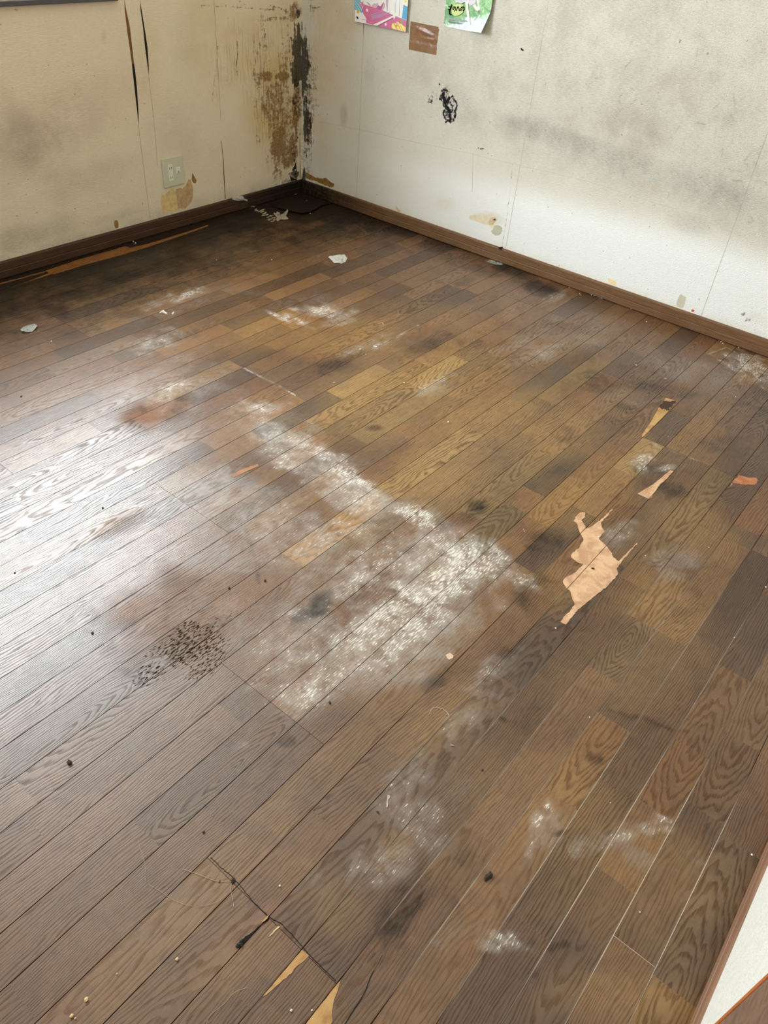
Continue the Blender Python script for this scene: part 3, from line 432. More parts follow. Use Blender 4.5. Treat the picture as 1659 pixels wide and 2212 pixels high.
slab('bare_wood_patch', 'F', [(2.0976,0.2557),(2.1386,0.2557),(2.1821,0.2542),(2.1884,0.2314),(2.2076,0.2089),(2.1945,0.1985),(2.166,0.1994),(2.1574,0.2129),(2.145,0.2209),(2.1335,0.2375),(2.1283,0.2521),(2.104,0.2518)], 0, PT, bare2, floor, 0.0022, 0.006, 7)
slab('bare_wood_patch', 'F', [(0.3456,0.3344),(0.3471,0.3203),(0.335,0.3209),(0.3189,0.3251),(0.3107,0.3237),(0.2956,0.3262),(0.2806,0.3287),(0.2678,0.331),(0.258,0.3341),(0.2706,0.334),(0.2905,0.3344),(0.3107,0.3347),(0.3293,0.3353)], 0, PT, bare4, floor, 0.0007, 0.005, 8)
slab('bare_wood_patch', 'F', [(0.3541,0.2577),(0.3443,0.2541),(0.333,0.2503),(0.3234,0.2469),(0.3129,0.2405),(0.3041,0.2304),(0.2925,0.228),(0.2653,0.2601),(0.2745,0.2596),(0.2961,0.2603),(0.3199,0.2593),(0.3412,0.2598)], 0, PT, bare4, floor, 0.0007, 0.005, 9)
slab('bare_wood_patch', 'F', [(0.3473,0.3861),(0.3381,0.3872),(0.3274,0.3879),(0.3237,0.3887),(0.336,0.3897),(0.3457,0.3891)], 0, PT, plain('pale_splinter_wood', srgb(206,172,130)), floor, 0.0004, 0.004, 10)
slab('bare_wood_patch', 'F', [(1.51,2.9105),(1.67,2.9219),(1.7648,2.9208),(1.9062,2.919),(1.9082,2.8917),(1.9958,2.8794),(2.0887,2.88),(2.2723,2.8867),(2.3527,2.8914),(2.3479,2.8809),(2.2572,2.8687),(2.0697,2.856),(1.9738,2.8507),(1.9226,2.8519),(1.8274,2.8505),(1.6551,2.8601),(1.5172,2.8573),(1.5067,2.8703)], 0, PT, bare3, floor, 0.001, 0.01, 11)
slab('bare_wood_patch', 'F', [(1.2809,2.9138),(1.3263,2.9173),(1.4032,2.912),(1.5049,2.9074),(1.5024,2.8984),(1.3983,2.9037),(1.3202,2.9068),(1.2744,2.9022)], 0, PT, bare3, floor, 0.0004, 0.01, 12)
slab('bare_wood_patch', 'F', [(1.3277,2.8546),(1.4037,2.8628),(1.5064,2.8799),(1.5064,2.865),(1.4083,2.8605)], 0, PT, bare3, floor, 0.0004, 0.01, 13)
slab('bare_wood_patch', 'F', [(1.1079,1.3463),(1.1452,1.3487),(1.1967,1.3344),(1.1933,1.3251),(1.1469,1.3313),(1.1066,1.3353)], 0, PT, plain('orange_sliver', srgb(146,98,62)), floor, 0.0008, 0.005, 40)
slab('bare_wood_spot', 'F', [(0.9942,0.5138),(1.0021,0.513),(1.0074,0.5091),(1.0052,0.4998),(0.9983,0.4976),(0.9902,0.5007),(0.9902,0.5084)], 0, PT, plain('pale_bare_spot', srgb(206,172,146)), floor, 0.001, 0.003, 14)
slab('plank_crack', 'F', [(0.3465,0.411),(0.3415,0.4082),(0.3254,0.4115),(0.3105,0.4122),(0.3006,0.411),(0.2909,0.4123),(0.282,0.412),(0.2794,0.415),(0.2819,0.4201),(0.2907,0.4167),(0.3,0.4175),(0.3063,0.4148),(0.319,0.4141),(0.334,0.411),(0.3451,0.4119)], 0, PT, crack, floor, 0.0008, 0.004, 15)
slab('plank_splinter', 'F', [(0.3468,0.413),(0.3442,0.4107),(0.3383,0.4108),(0.3308,0.4124),(0.334,0.4134),(0.341,0.4136)], PT, 0.0025, plain('splinter_wood', srgb(178,136,92)), floor, 0.0003, 0.004, 16)
ribbon('plank_crack', 'F', spline([(0.4237,0.2312),(0.409,0.2291),(0.3894,0.2261),(0.3782,0.2229),(0.3706,0.2202),(0.3557,0.2173),(0.334,0.2161),(0.3118,0.2139),(0.2932,0.2124)]), [0.0003]*10+[0.0013]*80, 0, PT, crack, floor, 0.0003, 2)
ribbon('plank_crack', 'F', spline([(0.3491,0.5584),(0.3493,0.5311),(0.3506,0.5068),(0.3493,0.4822),(0.3464,0.4508),(0.346,0.4118),(0.3517,0.3852),(0.3503,0.3522),(0.3473,0.3083),(0.3468,0.2632)]), 0.0009, 0, PT, crack, floor, 0.0008, 3)
# curled sheet of veneer in the far corner
def lifted_veneer():
    pts = [(2.7724,2.8789),(2.7706,2.8272),(2.7821,2.7566),(2.7942,2.7035),(2.8365,2.6862),(2.897,2.6982),(2.9675,2.7217),(3.041,2.7173),(3.0647,2.6799)]
    top = [(2.7272,2.9332),(2.8076,2.9318),(2.8849,2.9253),(2.9534,2.9081),(3.0076,2.9029),(3.0246,2.8515),(3.0323,2.7984),(3.053,2.7446),(3.0717,2.6927)]
    v = []; f = []; n = len(pts); K = 8
    for j in range(K):
        t = j/(K-1)
        for i in range(n):
            lift = math.sin(math.pi*i/(n-1))**0.7
            z = 0.0012+0.011*lift*t**2.2
            v.append((top[i][0]*(1-t)+pts[i][0]*t, top[i][1]*(1-t)+pts[i][1]*t, z))
    m = len(v); v += [(a, b, c-0.0009) for a, b, c in v]
    for j in range(K-1):
        for i in range(n-1):
            q = j*n+i; f.append((q, q+1, q+n+1, q+n)); f.append((m+q, m+q+n, m+q+n+1, m+q+1))
    for i in range(n-1): q = (K-1)*n+i; f.append((q, q+1, m+q+1, m+q))
    return mesh_obj('lifted_veneer', v, f, plain('old_veneer', srgb(34,22,14), 0.85, 0.4, 14, 0.0006, spec=0.15), floor, smooth=True)
lifted_veneer()

# ------------------------------------------------------------------ walls
def wall_material(name, base, horiz):
    g = G(name); P = g.pos(); s = g.sep(P)
    A = g.attr('stain_a'); B = g.attr('stain_b'); a = g.sep(A.outputs['Color']); b = g.sep(B.outputs['Color'])
    grey, brown, black, clean = a[0], a[1], a[2], A.outputs['Alpha']
    pink, yellow, streak, ink = b[0], b[1], b[2], B.outputs['Alpha']
    u = s[0] if horiz == 'x' else s[1]
    th = g.noise(g.comb(g.M('MULTIPLY', u, 60.0), g.M('MULTIPLY', s[2], 330.0), 0.0), 1.0, 3, 0.6)
    gr = g.noise(P, 260.0, 3, 0.6); mid = g.noise(P, 9.0, 5, 0.6); fine = g.noise(P, 60.0, 5, 0.7); fin2 = g.noise(P, 150.0, 3, 0.6)
    vs = g.noise(g.comb(g.M('MULTIPLY', u, 120.0), g.M('MULTIPLY', s[2], 9.0), 0.0), 1.0, 4, 0.65)
    c = g.mix(g.lin(th, 0.3, 0.7, 0.0, 0.30), base, g.mix(1.0, base, (0.72, 0.68, 0.6), 'MULTIPLY'))
    c = g.mix(g.step(mid, 0.4, 0.7, 0.0, 0.10), c, g.mix(1.0, c, (0.8, 0.74, 0.66), 'MULTIPLY'))
    c = g.mix(clean, c, srgb(242, 241, 237))
    c = g.mix(g.M('MULTIPLY', yellow, g.step(mid, 0.3, 0.65, 0.4, 1.0), clamp=True), c, srgb(206, 176, 120))
    c = g.mix(g.M('MULTIPLY', pink, g.step(g.M('ADD', mid, g.M('MULTIPLY', fine, 0.4)), 0.45, 0.8, 0.2, 0.8), clamp=True), c, srgb(186, 160, 140))
    c = g.mix(g.M('MULTIPLY', grey, g.step(g.M('ADD', g.M('MULTIPLY', mid, 0.6), g.M('MULTIPLY', th, 0.5)), 0.4, 0.75, 0.45, 0.95), clamp=True), c, srgb(128, 124, 112))
    sm = g.M('MULTIPLY', streak, g.step(vs, 0.48, 0.66), clamp=True)
    c = g.mix(g.M('MULTIPLY', sm, 0.75), c, srgb(140, 104, 60))
    bm_ = g.step(g.M('ADD', g.M('MULTIPLY', brown, 0.55), g.M('ADD', g.M('MULTIPLY', fine, 0.75), g.M('MULTIPLY', vs, 0.35))), 0.78, 0.98)
    bm_ = g.M('MULTIPLY', bm_, g.step(brown, 0.0, 0.3))
    c = g.mix(g.M('MULTIPLY', bm_, 0.85), c, g.mix(g.step(fin2, 0.42, 0.62), srgb(112, 74, 36), srgb(150, 112, 62)))
    km = g.step(g.M('ADD', g.M('MULTIPLY', black, 0.6), g.M('ADD', g.M('MULTIPLY', fine, 0.7), g.M('MULTIPLY', vs, 0.4))), 0.80, 0.96)
    km = g.M('MULTIPLY', km, g.step(black, 0.0, 0.25))
    c = g.mix(g.M('MULTIPLY', km, 0.9), c, g.mix(g.step(fin2, 0.45, 0.65), srgb(34, 28, 20), srgb(74, 64, 48)))
    im = g.M('MULTIPLY', g.step(ink, 0.02, 0.3), g.step(g.M('ADD', g.M('MULTIPLY', g.M('ADD', fin2, fine), 0.6), g.M('MULTIPLY', ink, 0.45)), 0.70, 0.90))
    c = g.mix(im, c, srgb(26, 25, 26))
    spk = g.noise(P, 75.0, 1, 0.4)
    c = g.mix(g.M('MULTIPLY', g.step(spk, 0.77, 0.80), 0.5), c, srgb(110, 84, 60))
    h = g.M('ADD', g.M('MULTIPLY', th, 0.6 if horiz == 'x' else 0.25), g.M('ADD', g.M('MULTIPLY', gr, 0.4 if horiz == 'x' else 1.1), g.M('MULTIPLY', bm_, 0.8)))
    return g.fin(c, 0.85, 0.18, g.bump(h, 0.9, 0.0026))

def wall_grid(name, plane, u0, u1, v0, v1, du, masks, mat, extra, hole=None):
    nu = int((u1-u0)/du)+1; nv = int((v1-v0)/du)+1
    U, V = np.meshgrid(np.linspace(u0, u1, nu), np.linspace(v0, v1, nv)); u = U.ravel(); v = V.ravel()
    A, B, disp = masks(u, v)
    co = np.stack([XR-disp, u, v], -1) if plane == 'R' else np.stack([u, YL-disp, v], -1)
    q = grid_quads(nv, nu)
    if hole:
        cu = u[q].mean(1); cv = v[q].mean(1); q = q[~((cu > hole[0]) & (cu < hole[1]) & (cv > hole[2]) & (cv < hole[3]))]
    if plane == 'R': q = q[:, ::-1]
    n = len(co); ev = []; eq = []
    for (a0, a1, b0, b1) in extra:                  # plain rectangles that complete the wall
        ev += [((XR, a0, b0), (XR, a1, b0), (XR, a1, b1), (XR, a0, b1)) if plane == 'R' else ((a0, YL, b0), (a1, YL, b0), (a1, YL, b1), (a0, YL, b1))]
        eq.append([n, n+3, n+2, n+1] if plane != 'R' else [n, n+3, n+2, n+1]); n += 4
    k = len(ev)*4
    if ev:
        co = np.concatenate([co, np.array(ev).reshape(-1, 3)]); q = np.concatenate([q, np.array(eq)])
        A = np.concatenate([A, np.zeros((k, 4))]); B = np.concatenate([B, np.zeros((k, 4))])
    return fast_mesh(name, co, q, {'stain_a': A, 'stain_b': B}, mat)

def masks_left(u, v):
    c = XR-u                                        # distance from the corner
    grey = blob(u, v, L_GREY, 0.3, 41, 9)
    grey = np.maximum(grey, np.clip(1-(v-0.066)/0.06, 0, 1)*0.45*(0.4+vnoise(u, v, 14, 43)))
    brown = blob(u, v, L_BROWN, 0.5, 45, 16); black = blob(u, v, L_BLACK, 0.45, 47, 20)
    for pts, w, s in L_LINES: brown = np.maximum(brown, line_mask(u, v, pts, w)*s)
    pink = blob(u, v, L_PINK, 0.3, 49, 6); yellow = blob(u, v, L_YELLOW, 0.3, 51, 8)
    streak = blob(u, v, L_STREAK, 0.3, 53, 12)
    disp = 0.0004*vnoise(u, v, 5, 55)+0.0022*blob(u, v, L_BLACK, 0.45, 47, 20)*vnoise(u, v, 60, 57)
    z = np.zeros_like(u)
    return np.stack([grey, brown, black, z], -1), np.stack([pink, yellow, streak, z], -1), disp
def masks_right(u, v):
    clean = np.clip(((0.435-0.02*u)-v)/0.14, 0, 1); clean = clean*clean*(3-2*clean)
    clean *= np.clip(1-(u-1.6)/1.2, 0.1, 1)*0.95
    band = np.exp(-((v-(0.52+0.012*u))/0.10)**2)*np.clip(1-np.abs(u-0.85)/1.6, 0, 1)
    grey = np.clip(np.maximum(blob(u, v, R_GREY, 0.35, 61, 7), band*0.8*(0.6+0.6*vnoise(u, v, 5, 63))), 0, 1)
    upper = np.clip((v-0.40)/0.18, 0, 1)*0.5*np.clip(1-(u-1.9)/0.8, 0, 1)
    grey = np.clip(np.maximum(grey, upper), 0, 1)
    brown = blob(u, v, R_BROWN, 0.5, 65, 16); black = blob(u, v, R_BLACK, 0.45, 67, 20)
    ink = np.zeros_like(u)
    for pts, w, s in R_INK: ink = np.maximum(ink, line_mask(u, v, pts, w)*s)
    ink = np.maximum(ink, blob(u, v, R_INK_SMEAR, 0.4, 79, 40))
    for pts, w, s in R_LINES: brown = np.maximum(brown, line_mask(u, v, pts, w)*s)
    sc = np.zeros_like(u)
    rs = random.Random(5)
    for k in range(150):                              # scratches
        a = rs.triangular(-0.15, 1.6, 0.45); b = rs.triangular(0.42, 1.0, 0.62); t = rs.uniform(0, math.pi); L = rs.uniform(0.01, 0.04)
        sc = np.maximum(sc, line_mask(u, v, [(a, b), (a+L*math.cos(t), b+L*math.sin(t))], 0.0036)*rs.uniform(0.15, 0.6))
    grey = np.clip(grey+sc*0.8, 0, 1.2)
    pink = blob(u, v, R_PINK, 0.3, 69, 6); yellow = np.maximum(blob(u, v, R_YELLOW, 0.3, 71, 8), np.clip(1-(v-0.066)/0.03, 0, 1)*0.30)
    streak = blob(u, v, R_STREAK, 0.3, 73, 12)
    disp = 0.0004*vnoise(u, v, 5, 75)+0.0022*blob(u, v, R_BLACK, 0.45, 67, 20)*vnoise(u, v, 60, 77)
    return np.stack([grey, brown, black, clean], -1), np.stack([pink, yellow, streak, ink], -1), disp
L_GREY = [(1.5716,0.482,0.1454,-0.0212,-0.0237,-0.0934,0.35),(1.8255,0.3034,0.2568,0.0105,0.0081,-0.0718,0.25),(1.493,0.1338,0.233,0.0021,0.0019,-0.0541,0.45),(1.9029,0.1168,0.183,0.001,0.0039,-0.0315,0.3),(2.36,0.7271,0.0729,-0.0052,-0.0168,-0.1333,0.15),(1.9754,0.785,0.0204,-0.0013,-0.0059,-0.0301,0.3)]
L_BROWN = [(2.8925,0.3943,0.1582,-0.02,-0.0092,-0.31,0.62),(2.8493,0.5008,0.1101,-0.0118,-0.0089,-0.2372,0.5),(2.9771,0.6453,0.0624,-0.0049,-0.0031,-0.1922,0.5),(2.9201,0.2192,0.1448,-0.023,-0.0038,-0.154,0.7),(2.7739,0.5089,0.0594,-0.0063,-0.0059,-0.1168,0.45),(2.8841,0.1132,0.1323,-0.0238,-0.0014,-0.0453,0.45),(2.9043,0.2437,0.1108,-0.0171,-0.0024,-0.0871,0.95),(2.89,0.3106,0.0963,-0.0136,-0.0019,-0.0637,0.8),(2.9524,0.1694,0.0753,-0.0311,-0.0356,-0.0576,0.85),(2.8218,0.572,0.0777,-0.0073,-0.002,-0.046,0.8),(2.9285,0.562,0.0809,-0.0076,-0.0005,-0.0235,0.95),(2.8646,0.4992,0.123,-0.0132,-0.0028,-0.0793,0.6),(2.9089,0.413,0.1143,-0.014,-0.0022,-0.0823,0.55),(3.0022,0.0687,0.0555,-0.0103,-0.0005,-0.0468,0.7),(2.8845,0.1245,0.0616,-0.0265,-0.0358,-0.0576,0.6),(2.9868,0.2087,0.054,-0.0085,-0.0018,-0.1339,0.8),(3.0227,0.4409,0.0395,-0.0046,-0.0021,-0.2494,0.75),(2.8141,0.7316,0.0405,-0.0026,-0.0049,-0.1087,0.55),(2.8707,0.6724,0.0299,-0.0023,-0.0026,-0.0747,0.4),(2.8026,0.795,0.0855,-0.0045,-0.0004,-0.0088,0.5),(2.9046,0.7987,0.1183,-0.0059,-0.0002,-0.0072,0.6),(2.6817,0.861,0.2151,-0.0086,-0.0005,-0.0067,0.45),(2.5501,0.8597,0.1277,-0.0053,-0.0008,-0.0082,0.4),(2.8767,0.8445,0.114,-0.0169,-0.0056,-0.0171,0.4),(3.0105,0.8299,0.0489,-0.0021,-0.0006,-0.0543,0.7),(2.8219,0.2021,0.0638,-0.0105,-0.0026,-0.0653,0.45),(2.5532,0.6064,0.0214,-0.002,-0.0097,-0.1084,0.0),(2.7561,0.1584,0.0941,-0.0165,-0.0022,-0.0437,0.3)]
L_BLACK = [(3.0278,0.6799,0.0442,-0.0032,-0.0008,-0.1149,0.75),(3.0253,0.7557,0.0374,-0.0021,-0.0005,-0.0559,0.6),(3.0108,0.5642,0.0449,-0.0041,-0.0008,-0.0796,0.7),(3.0224,0.4096,0.033,-0.004,-0.0005,-0.063,0.6),(3.0003,0.2065,0.0271,-0.0043,-0.0016,-0.1342,0.5),(3.0263,0.4818,0.0327,-0.0035,-0.0031,-0.4104,0.45),(3.0381,0.8104,0.0248,-0.0012,-0.0002,-0.0293,0.8),(3.0408,0.736,0.022,-0.0013,-0.0004,-0.0753,0.85),(3.0369,0.6211,0.0384,-0.0032,-0.0008,-0.137,1.0),(3.0234,0.5329,0.0324,-0.0031,-0.0005,-0.0604,1.0),(3.0489,0.3958,0.0267,-0.0033,-0.0004,-0.1059,0.55),(3.0215,0.2919,0.0202,-0.0029,-0.0007,-0.0873,0.5),(3.013,0.1017,0.0485,-0.0086,-0.0003,-0.0278,0.9),(2.8985,0.594,0.0003,-0.0001,0.0,-0.0002,0.0)]
L_PINK = [(1.5807,0.4806,0.2988,0.0013,-0.0064,-0.1425,0.7),(1.7699,0.5362,0.3,0.0047,-0.0006,-0.1287,0.4),(2.2648,0.3806,0.1503,-0.022,-0.02,-0.1487,0.25),(2.0598,0.6022,0.1322,-0.0136,-0.0173,-0.0987,0.3)]
L_YELLOW = [(2.8937,0.4353,0.1886,-0.0223,-0.0109,-0.367,0.95),(2.7816,0.6605,0.3482,-0.0271,-0.0121,-0.2402,0.5),(2.8611,0.3983,0.2816,-0.0356,-0.0072,-0.2053,0.6),(2.4882,0.7523,0.1528,-0.0097,-0.0211,-0.203,0.35),(2.1706,0.7243,0.0675,-0.005,-0.0231,-0.1445,0.25),(2.9035,0.7626,0.1786,-0.0102,-0.0032,-0.1091,0.5)]
L_STREAK = [(2.8646,0.4992,0.1538,-0.0165,-0.0118,-0.3374,0.8),(2.8099,0.6396,0.0999,-0.0081,-0.0077,-0.1683,0.9),(2.6133,0.6736,0.1086,-0.0085,-0.01,-0.1248,0.6),(2.5248,0.5909,0.032,-0.0031,-0.0102,-0.1085,0.5),(2.7197,0.591,0.0861,-0.008,-0.0091,-0.1498,0.6),(2.9307,0.6489,0.092,-0.0072,-0.0028,-0.1142,0.5)]
L_LINES = [(spline([(2.65,0.7244),(2.6529,0.6885),(2.6406,0.6352),(2.6427,0.5889)]), 0.006, 0.9), (spline([(2.5364,0.7147),(2.5176,0.6277),(2.4929,0.539),(2.4851,0.4876)]), 0.007, 0.7), (spline([(2.5744,0.6944),(2.5748,0.6044),(2.5794,0.5297)]), 0.005, 0.6), (spline([(2.7516,0.7445),(2.7538,0.681),(2.7588,0.6157)]), 0.005, 0.7), (spline([(2.4504,0.867),(2.5758,0.8586),(2.7352,0.8452),(2.9055,0.8308)]), 0.008, 0.6), (spline([(2.7743,0.7964),(2.875,0.7966),(2.9645,0.8012)]), 0.007, 0.7), (spline([(2.8624,0.8486),(2.9352,0.8331),(2.9798,0.8095),(3.0008,0.7847)]), 0.006, 0.7)]
R_GREY = [(1.8699,0.5812,-0.4609,0.0138,0.008,-0.0892,0.5),(1.422,0.566,-0.4414,-0.0364,0.0123,-0.0755,0.75),(1.0193,0.537,-0.3587,-0.041,0.0085,-0.0796,0.75),(0.7232,0.4606,-0.1673,-0.0127,-0.0002,-0.0789,0.4),(0.9205,0.7635,-0.1894,0.0364,-0.0807,-0.2231,0.4),(2.0246,0.642,-0.286,0.0134,0.0083,-0.1065,0.25),(0.8975,0.3963,-0.1073,-0.0069,0.0019,-0.0502,0.4),(2.6748,0.437,-0.0268,0.0051,-0.0024,-0.0527,0.45),(1.854,0.9643,-0.168,0.0209,-0.0181,-0.0893,0.15),(2.52,0.6496,-0.0549,0.0088,-0.0083,-0.1106,0.3),(0.7813,0.4279,-0.0648,0.0176,-0.0114,-0.0312,0.35)]
R_BROWN = [(2.8917,0.5298,-0.0685,0.0116,-0.003,-0.3225,0.5),(2.9017,0.1859,-0.0463,0.0103,-0.0007,-0.0905,0.5),(2.8858,0.8362,-0.0277,-0.0027,0.0119,-0.0218,0.5),(2.9027,0.3186,-0.0389,0.0078,-0.001,-0.1516,0.7),(2.9052,0.2077,-0.0264,0.0057,-0.0004,-0.0674,0.6),(2.8421,0.8506,-0.0638,0.0078,-0.0003,-0.0143,0.35),(2.9134,0.4854,-0.0316,0.0056,-0.0007,-0.123,0.6),(0.573,0.1199,-0.0239,-0.005,0.0029,-0.0211,0.45),(0.5888,0.1278,-0.0103,-0.0021,0.002,-0.0141,0.6),(1.6198,0.0537,-0.0002,0.0001,0.0,-0.0002,0.0),(1.8696,0.4488,-0.0211,0.0046,-0.0013,-0.0072,0.95),(1.8867,0.4489,-0.007,0.0016,-0.0016,-0.0091,0.9)]
R_BLACK = [(2.9297,0.662,-0.0339,0.0051,-0.0004,-0.116,0.75),(2.9264,0.5841,-0.0342,0.0055,-0.0003,-0.0992,0.8),(2.9159,0.3591,-0.0387,0.0076,-0.0008,-0.1712,0.7),(2.9284,0.2026,-0.0332,0.0072,-0.0003,-0.0902,0.5),(2.9355,0.4608,-0.0383,0.0068,-0.0006,-0.3111,0.5),(2.9552,0.0577,-0.0274,0.0066,0.0001,-0.019,0.9),(2.9545,0.6192,-0.0281,0.0044,0.0001,-0.1377,1.0),(2.9451,0.5207,-0.0285,0.0049,0.0,-0.0488,0.95),(2.9388,0.5421,-0.0315,0.0053,0.0,-0.0605,0.9),(2.9288,0.3351,-0.0228,0.0045,-0.0003,-0.1296,0.85),(2.9192,0.3798,-0.0161,0.0031,-0.0004,-0.085,0.9),(2.9041,0.5156,-0.0313,0.0053,-0.0002,-0.0243,0.7),(2.945,0.0954,-0.0238,0.0055,0.0,-0.0374,0.9),(2.9543,0.7537,-0.0152,0.002,0.0001,-0.0563,0.8)]
R_PINK = [(1.2454,0.6528,-0.3012,-0.0067,0.0018,-0.0947,0.5),(1.0577,0.8125,-0.2381,0.006,-0.0146,-0.1141,0.3),(2.1799,0.6867,-0.1479,0.0243,-0.0141,-0.1043,0.25),(1.574,0.754,-0.12,0.0204,-0.019,-0.0777,0.2)]
R_YELLOW = [(2.8071,0.6033,-0.1502,0.0242,-0.0057,-0.2332,0.4),(2.7547,0.8168,-0.1709,0.0222,-0.0031,-0.0894,0.5),(2.7997,0.2964,-0.0947,0.0197,-0.0042,-0.1725,0.35),(1.7941,0.1735,-0.0976,0.0117,0.0007,-0.0289,0.4),(2.0292,0.1748,-0.0778,0.02,-0.0061,-0.0409,0.2),(1.0972,0.4844,-0.0744,-0.0056,0.0019,-0.0232,0.3),(0.5254,0.1273,-0.051,-0.0014,-0.0011,-0.0249,0.3)]
R_STREAK = [(2.9056,0.7228,-0.0423,0.0059,-0.0008,-0.1132,0.4),(2.8405,0.7691,-0.0412,0.0055,-0.0018,-0.092,0.3)]
R_LINES = [(spline([(1.7045,0.4231),(1.6933,0.3008),(1.6882,0.1814),(1.6874,0.0659)]), 0.006, 0.62), (spline([(2.9065,0.8481),(2.8711,0.8435),(2.8363,0.8514)]), 0.004, 0.8), ([(1.0418,0.7554),(0.9869,0.7233),(0.9717,0.7095),(0.9445,0.7211)], 0.004, 0.5), ([(1.0939,0.8577),(1.0773,0.8238)], 0.004, 0.5)]
R_INK = [
 ([(2.1101,0.6341),(2.0973,0.6393),(2.0866,0.6392)], 0.0101, 0.9),
 ([(2.1018,0.6238),(2.0978,0.6147),(2.0918,0.602),(2.0888,0.5907)], 0.0174, 1.1),
 ([(2.0888,0.5907),(2.0791,0.5806),(2.0681,0.5707),(2.0558,0.5611)], 0.0174, 1.1),
 ([(2.0558,0.5611),(2.0566,0.5489),(2.0522,0.5377),(2.0504,0.5259)], 0.0145, 1.0),
 ([(2.0504,0.5259),(2.0637,0.5233),(2.0708,0.5158)], 0.0101, 0.8),
 ([(2.1103,0.6164),(2.1163,0.6016),(2.1016,0.5943),(2.091,0.5784)], 0.0101, 0.7),
 ([(2.0832,0.6349),(2.0836,0.6192),(2.0839,0.6035)], 0.0116, 0.6),
 ([(2.0696,0.5982),(2.064,0.6149),(2.0522,0.6248),(2.0478,0.6139)], 0.0087, 0.7),
 ([(2.0745,0.5953),(2.069,0.6121)], 0.0145, 1.1),
 ([(2.0617,0.5996),(2.0488,0.5862),(2.0432,0.5674),(2.0493,0.5543)], 0.0101, 0.8),
 ([(2.0423,0.613),(2.0256,0.6003),(2.0261,0.5786),(2.0327,0.5694),(2.026,0.5607),(2.0305,0.5378),(2.0342,0.527)], 0.0101, 0.8),
 ([(2.0882,0.5589),(2.0885,0.5428),(2.0755,0.5291),(2.0586,0.5263)], 0.0101, 0.7),
 ([(2.0737,0.5536),(2.066,0.539)], 0.0174, 0.6),
 ([(2.1828,0.6035),(2.1723,0.5875),(2.1628,0.5792)], 0.0087, 0.55),
 ([(2.1576,0.6219),(2.1609,0.6055),(2.156,0.5904)], 0.0072, 0.5),
 ([(2.1404,0.617),(2.1329,0.6025),(2.1393,0.5894)], 0.0072, 0.45),
 ([(2.1764,0.5767),(2.1601,0.5797),(2.1642,0.5889)], 0.0101, 0.6),
 ([(2.1273,0.6593),(2.1252,0.6539)], 0.0058, 0.8)]
R_INK_SMEAR = [(2.0856,0.6223,-0.0292,0.0022,0.0018,-0.0432,0.42),(2.0619,0.5481,-0.0244,0.0047,-0.0049,-0.0323,0.4),(2.165,0.5953,-0.0275,0.0049,-0.002,-0.0143,0.22),(2.0464,0.5932,-0.0193,0.0036,-0.0083,-0.053,0.25)]
def plane_wall(name, quads, mat):
    v = []; f = []
    for q in quads: n = len(v); v += q; f.append((n, n+1, n+2, n+3))
    return mesh_obj(name, v, f, mat, kind='structure')
papL = wall_material('aged_wallpaper', srgb(228, 210, 182), 'x')
papR = wall_material('aged_wallpaper_right', srgb(222, 215, 201), 'y')
ZV = 1.26
wall_left = wall_grid('wall_left', 'L', 0.9, XR, 0.0, ZV, 0.005, masks_left, papL,
    [(XB, 0.9, 0, WZ0), (XB, WX0, WZ0, 2.0), (XB, XR, 2.0, ZC), (WX1, XR, ZV, 2.0)], hole=(WX0, WX1, WZ0, WZ1))
wall_right = wall_grid('wall_right', 'R', YF, YL, 0.0, ZV+0.06, 0.0035, masks_right, papR, [(YF, YL, ZV+0.06, ZC)])
white_paint = plain('off_white_wallpaper', srgb(224, 220, 206), 0.85, 0.03, 30, 0.0015)
front_paper = plain('granular_white_wallpaper', srgb(216, 211, 200), 0.9, 0.07, 120, 0.006, spec=0.1)
DX0, DX1, DZ = -0.30, 0.46, 2.0                      # door opening in the front wall
wall_front = plane_wall('wall_front', [[(DX1+0.105, YF-0.001, 0), (XR, YF-0.012, 0), (XR, YF-0.012, ZC), (DX1+0.105, YF-0.001, ZC)],
    [(XB, YF, 0), (DX0, YF, 0), (DX0, YF, ZC), (XB, YF, ZC)], [(DX0, YF, DZ), (DX1+0.105, YF, DZ), (DX1+0.105, YF, ZC), (DX0, YF, ZC)]], front_paper)
wall_back = plane_wall('wall_back', [[(XB, YF, 0), (XB, 0.5, 0), (XB, 0.5, ZC), (XB, YF, ZC)], [(XB, 2.4, 0), (XB, YL, 0), (XB, YL, ZC), (XB, 2.4, ZC)],
    [(XB, 0.5, 0), (XB, 2.4, 0), (XB, 2.4, 0.6), (XB, 0.5, 0.6)], [(XB, 0.5, 2.1), (XB, 2.4, 2.1), (XB, 2.4, ZC), (XB, 0.5, ZC)]], white_paint)
ceiling = plane_wall('ceiling', [[(XB, YF, ZC), (XR, YF, ZC), (XR, YL, ZC), (XB, YL, ZC)]], white_paint)

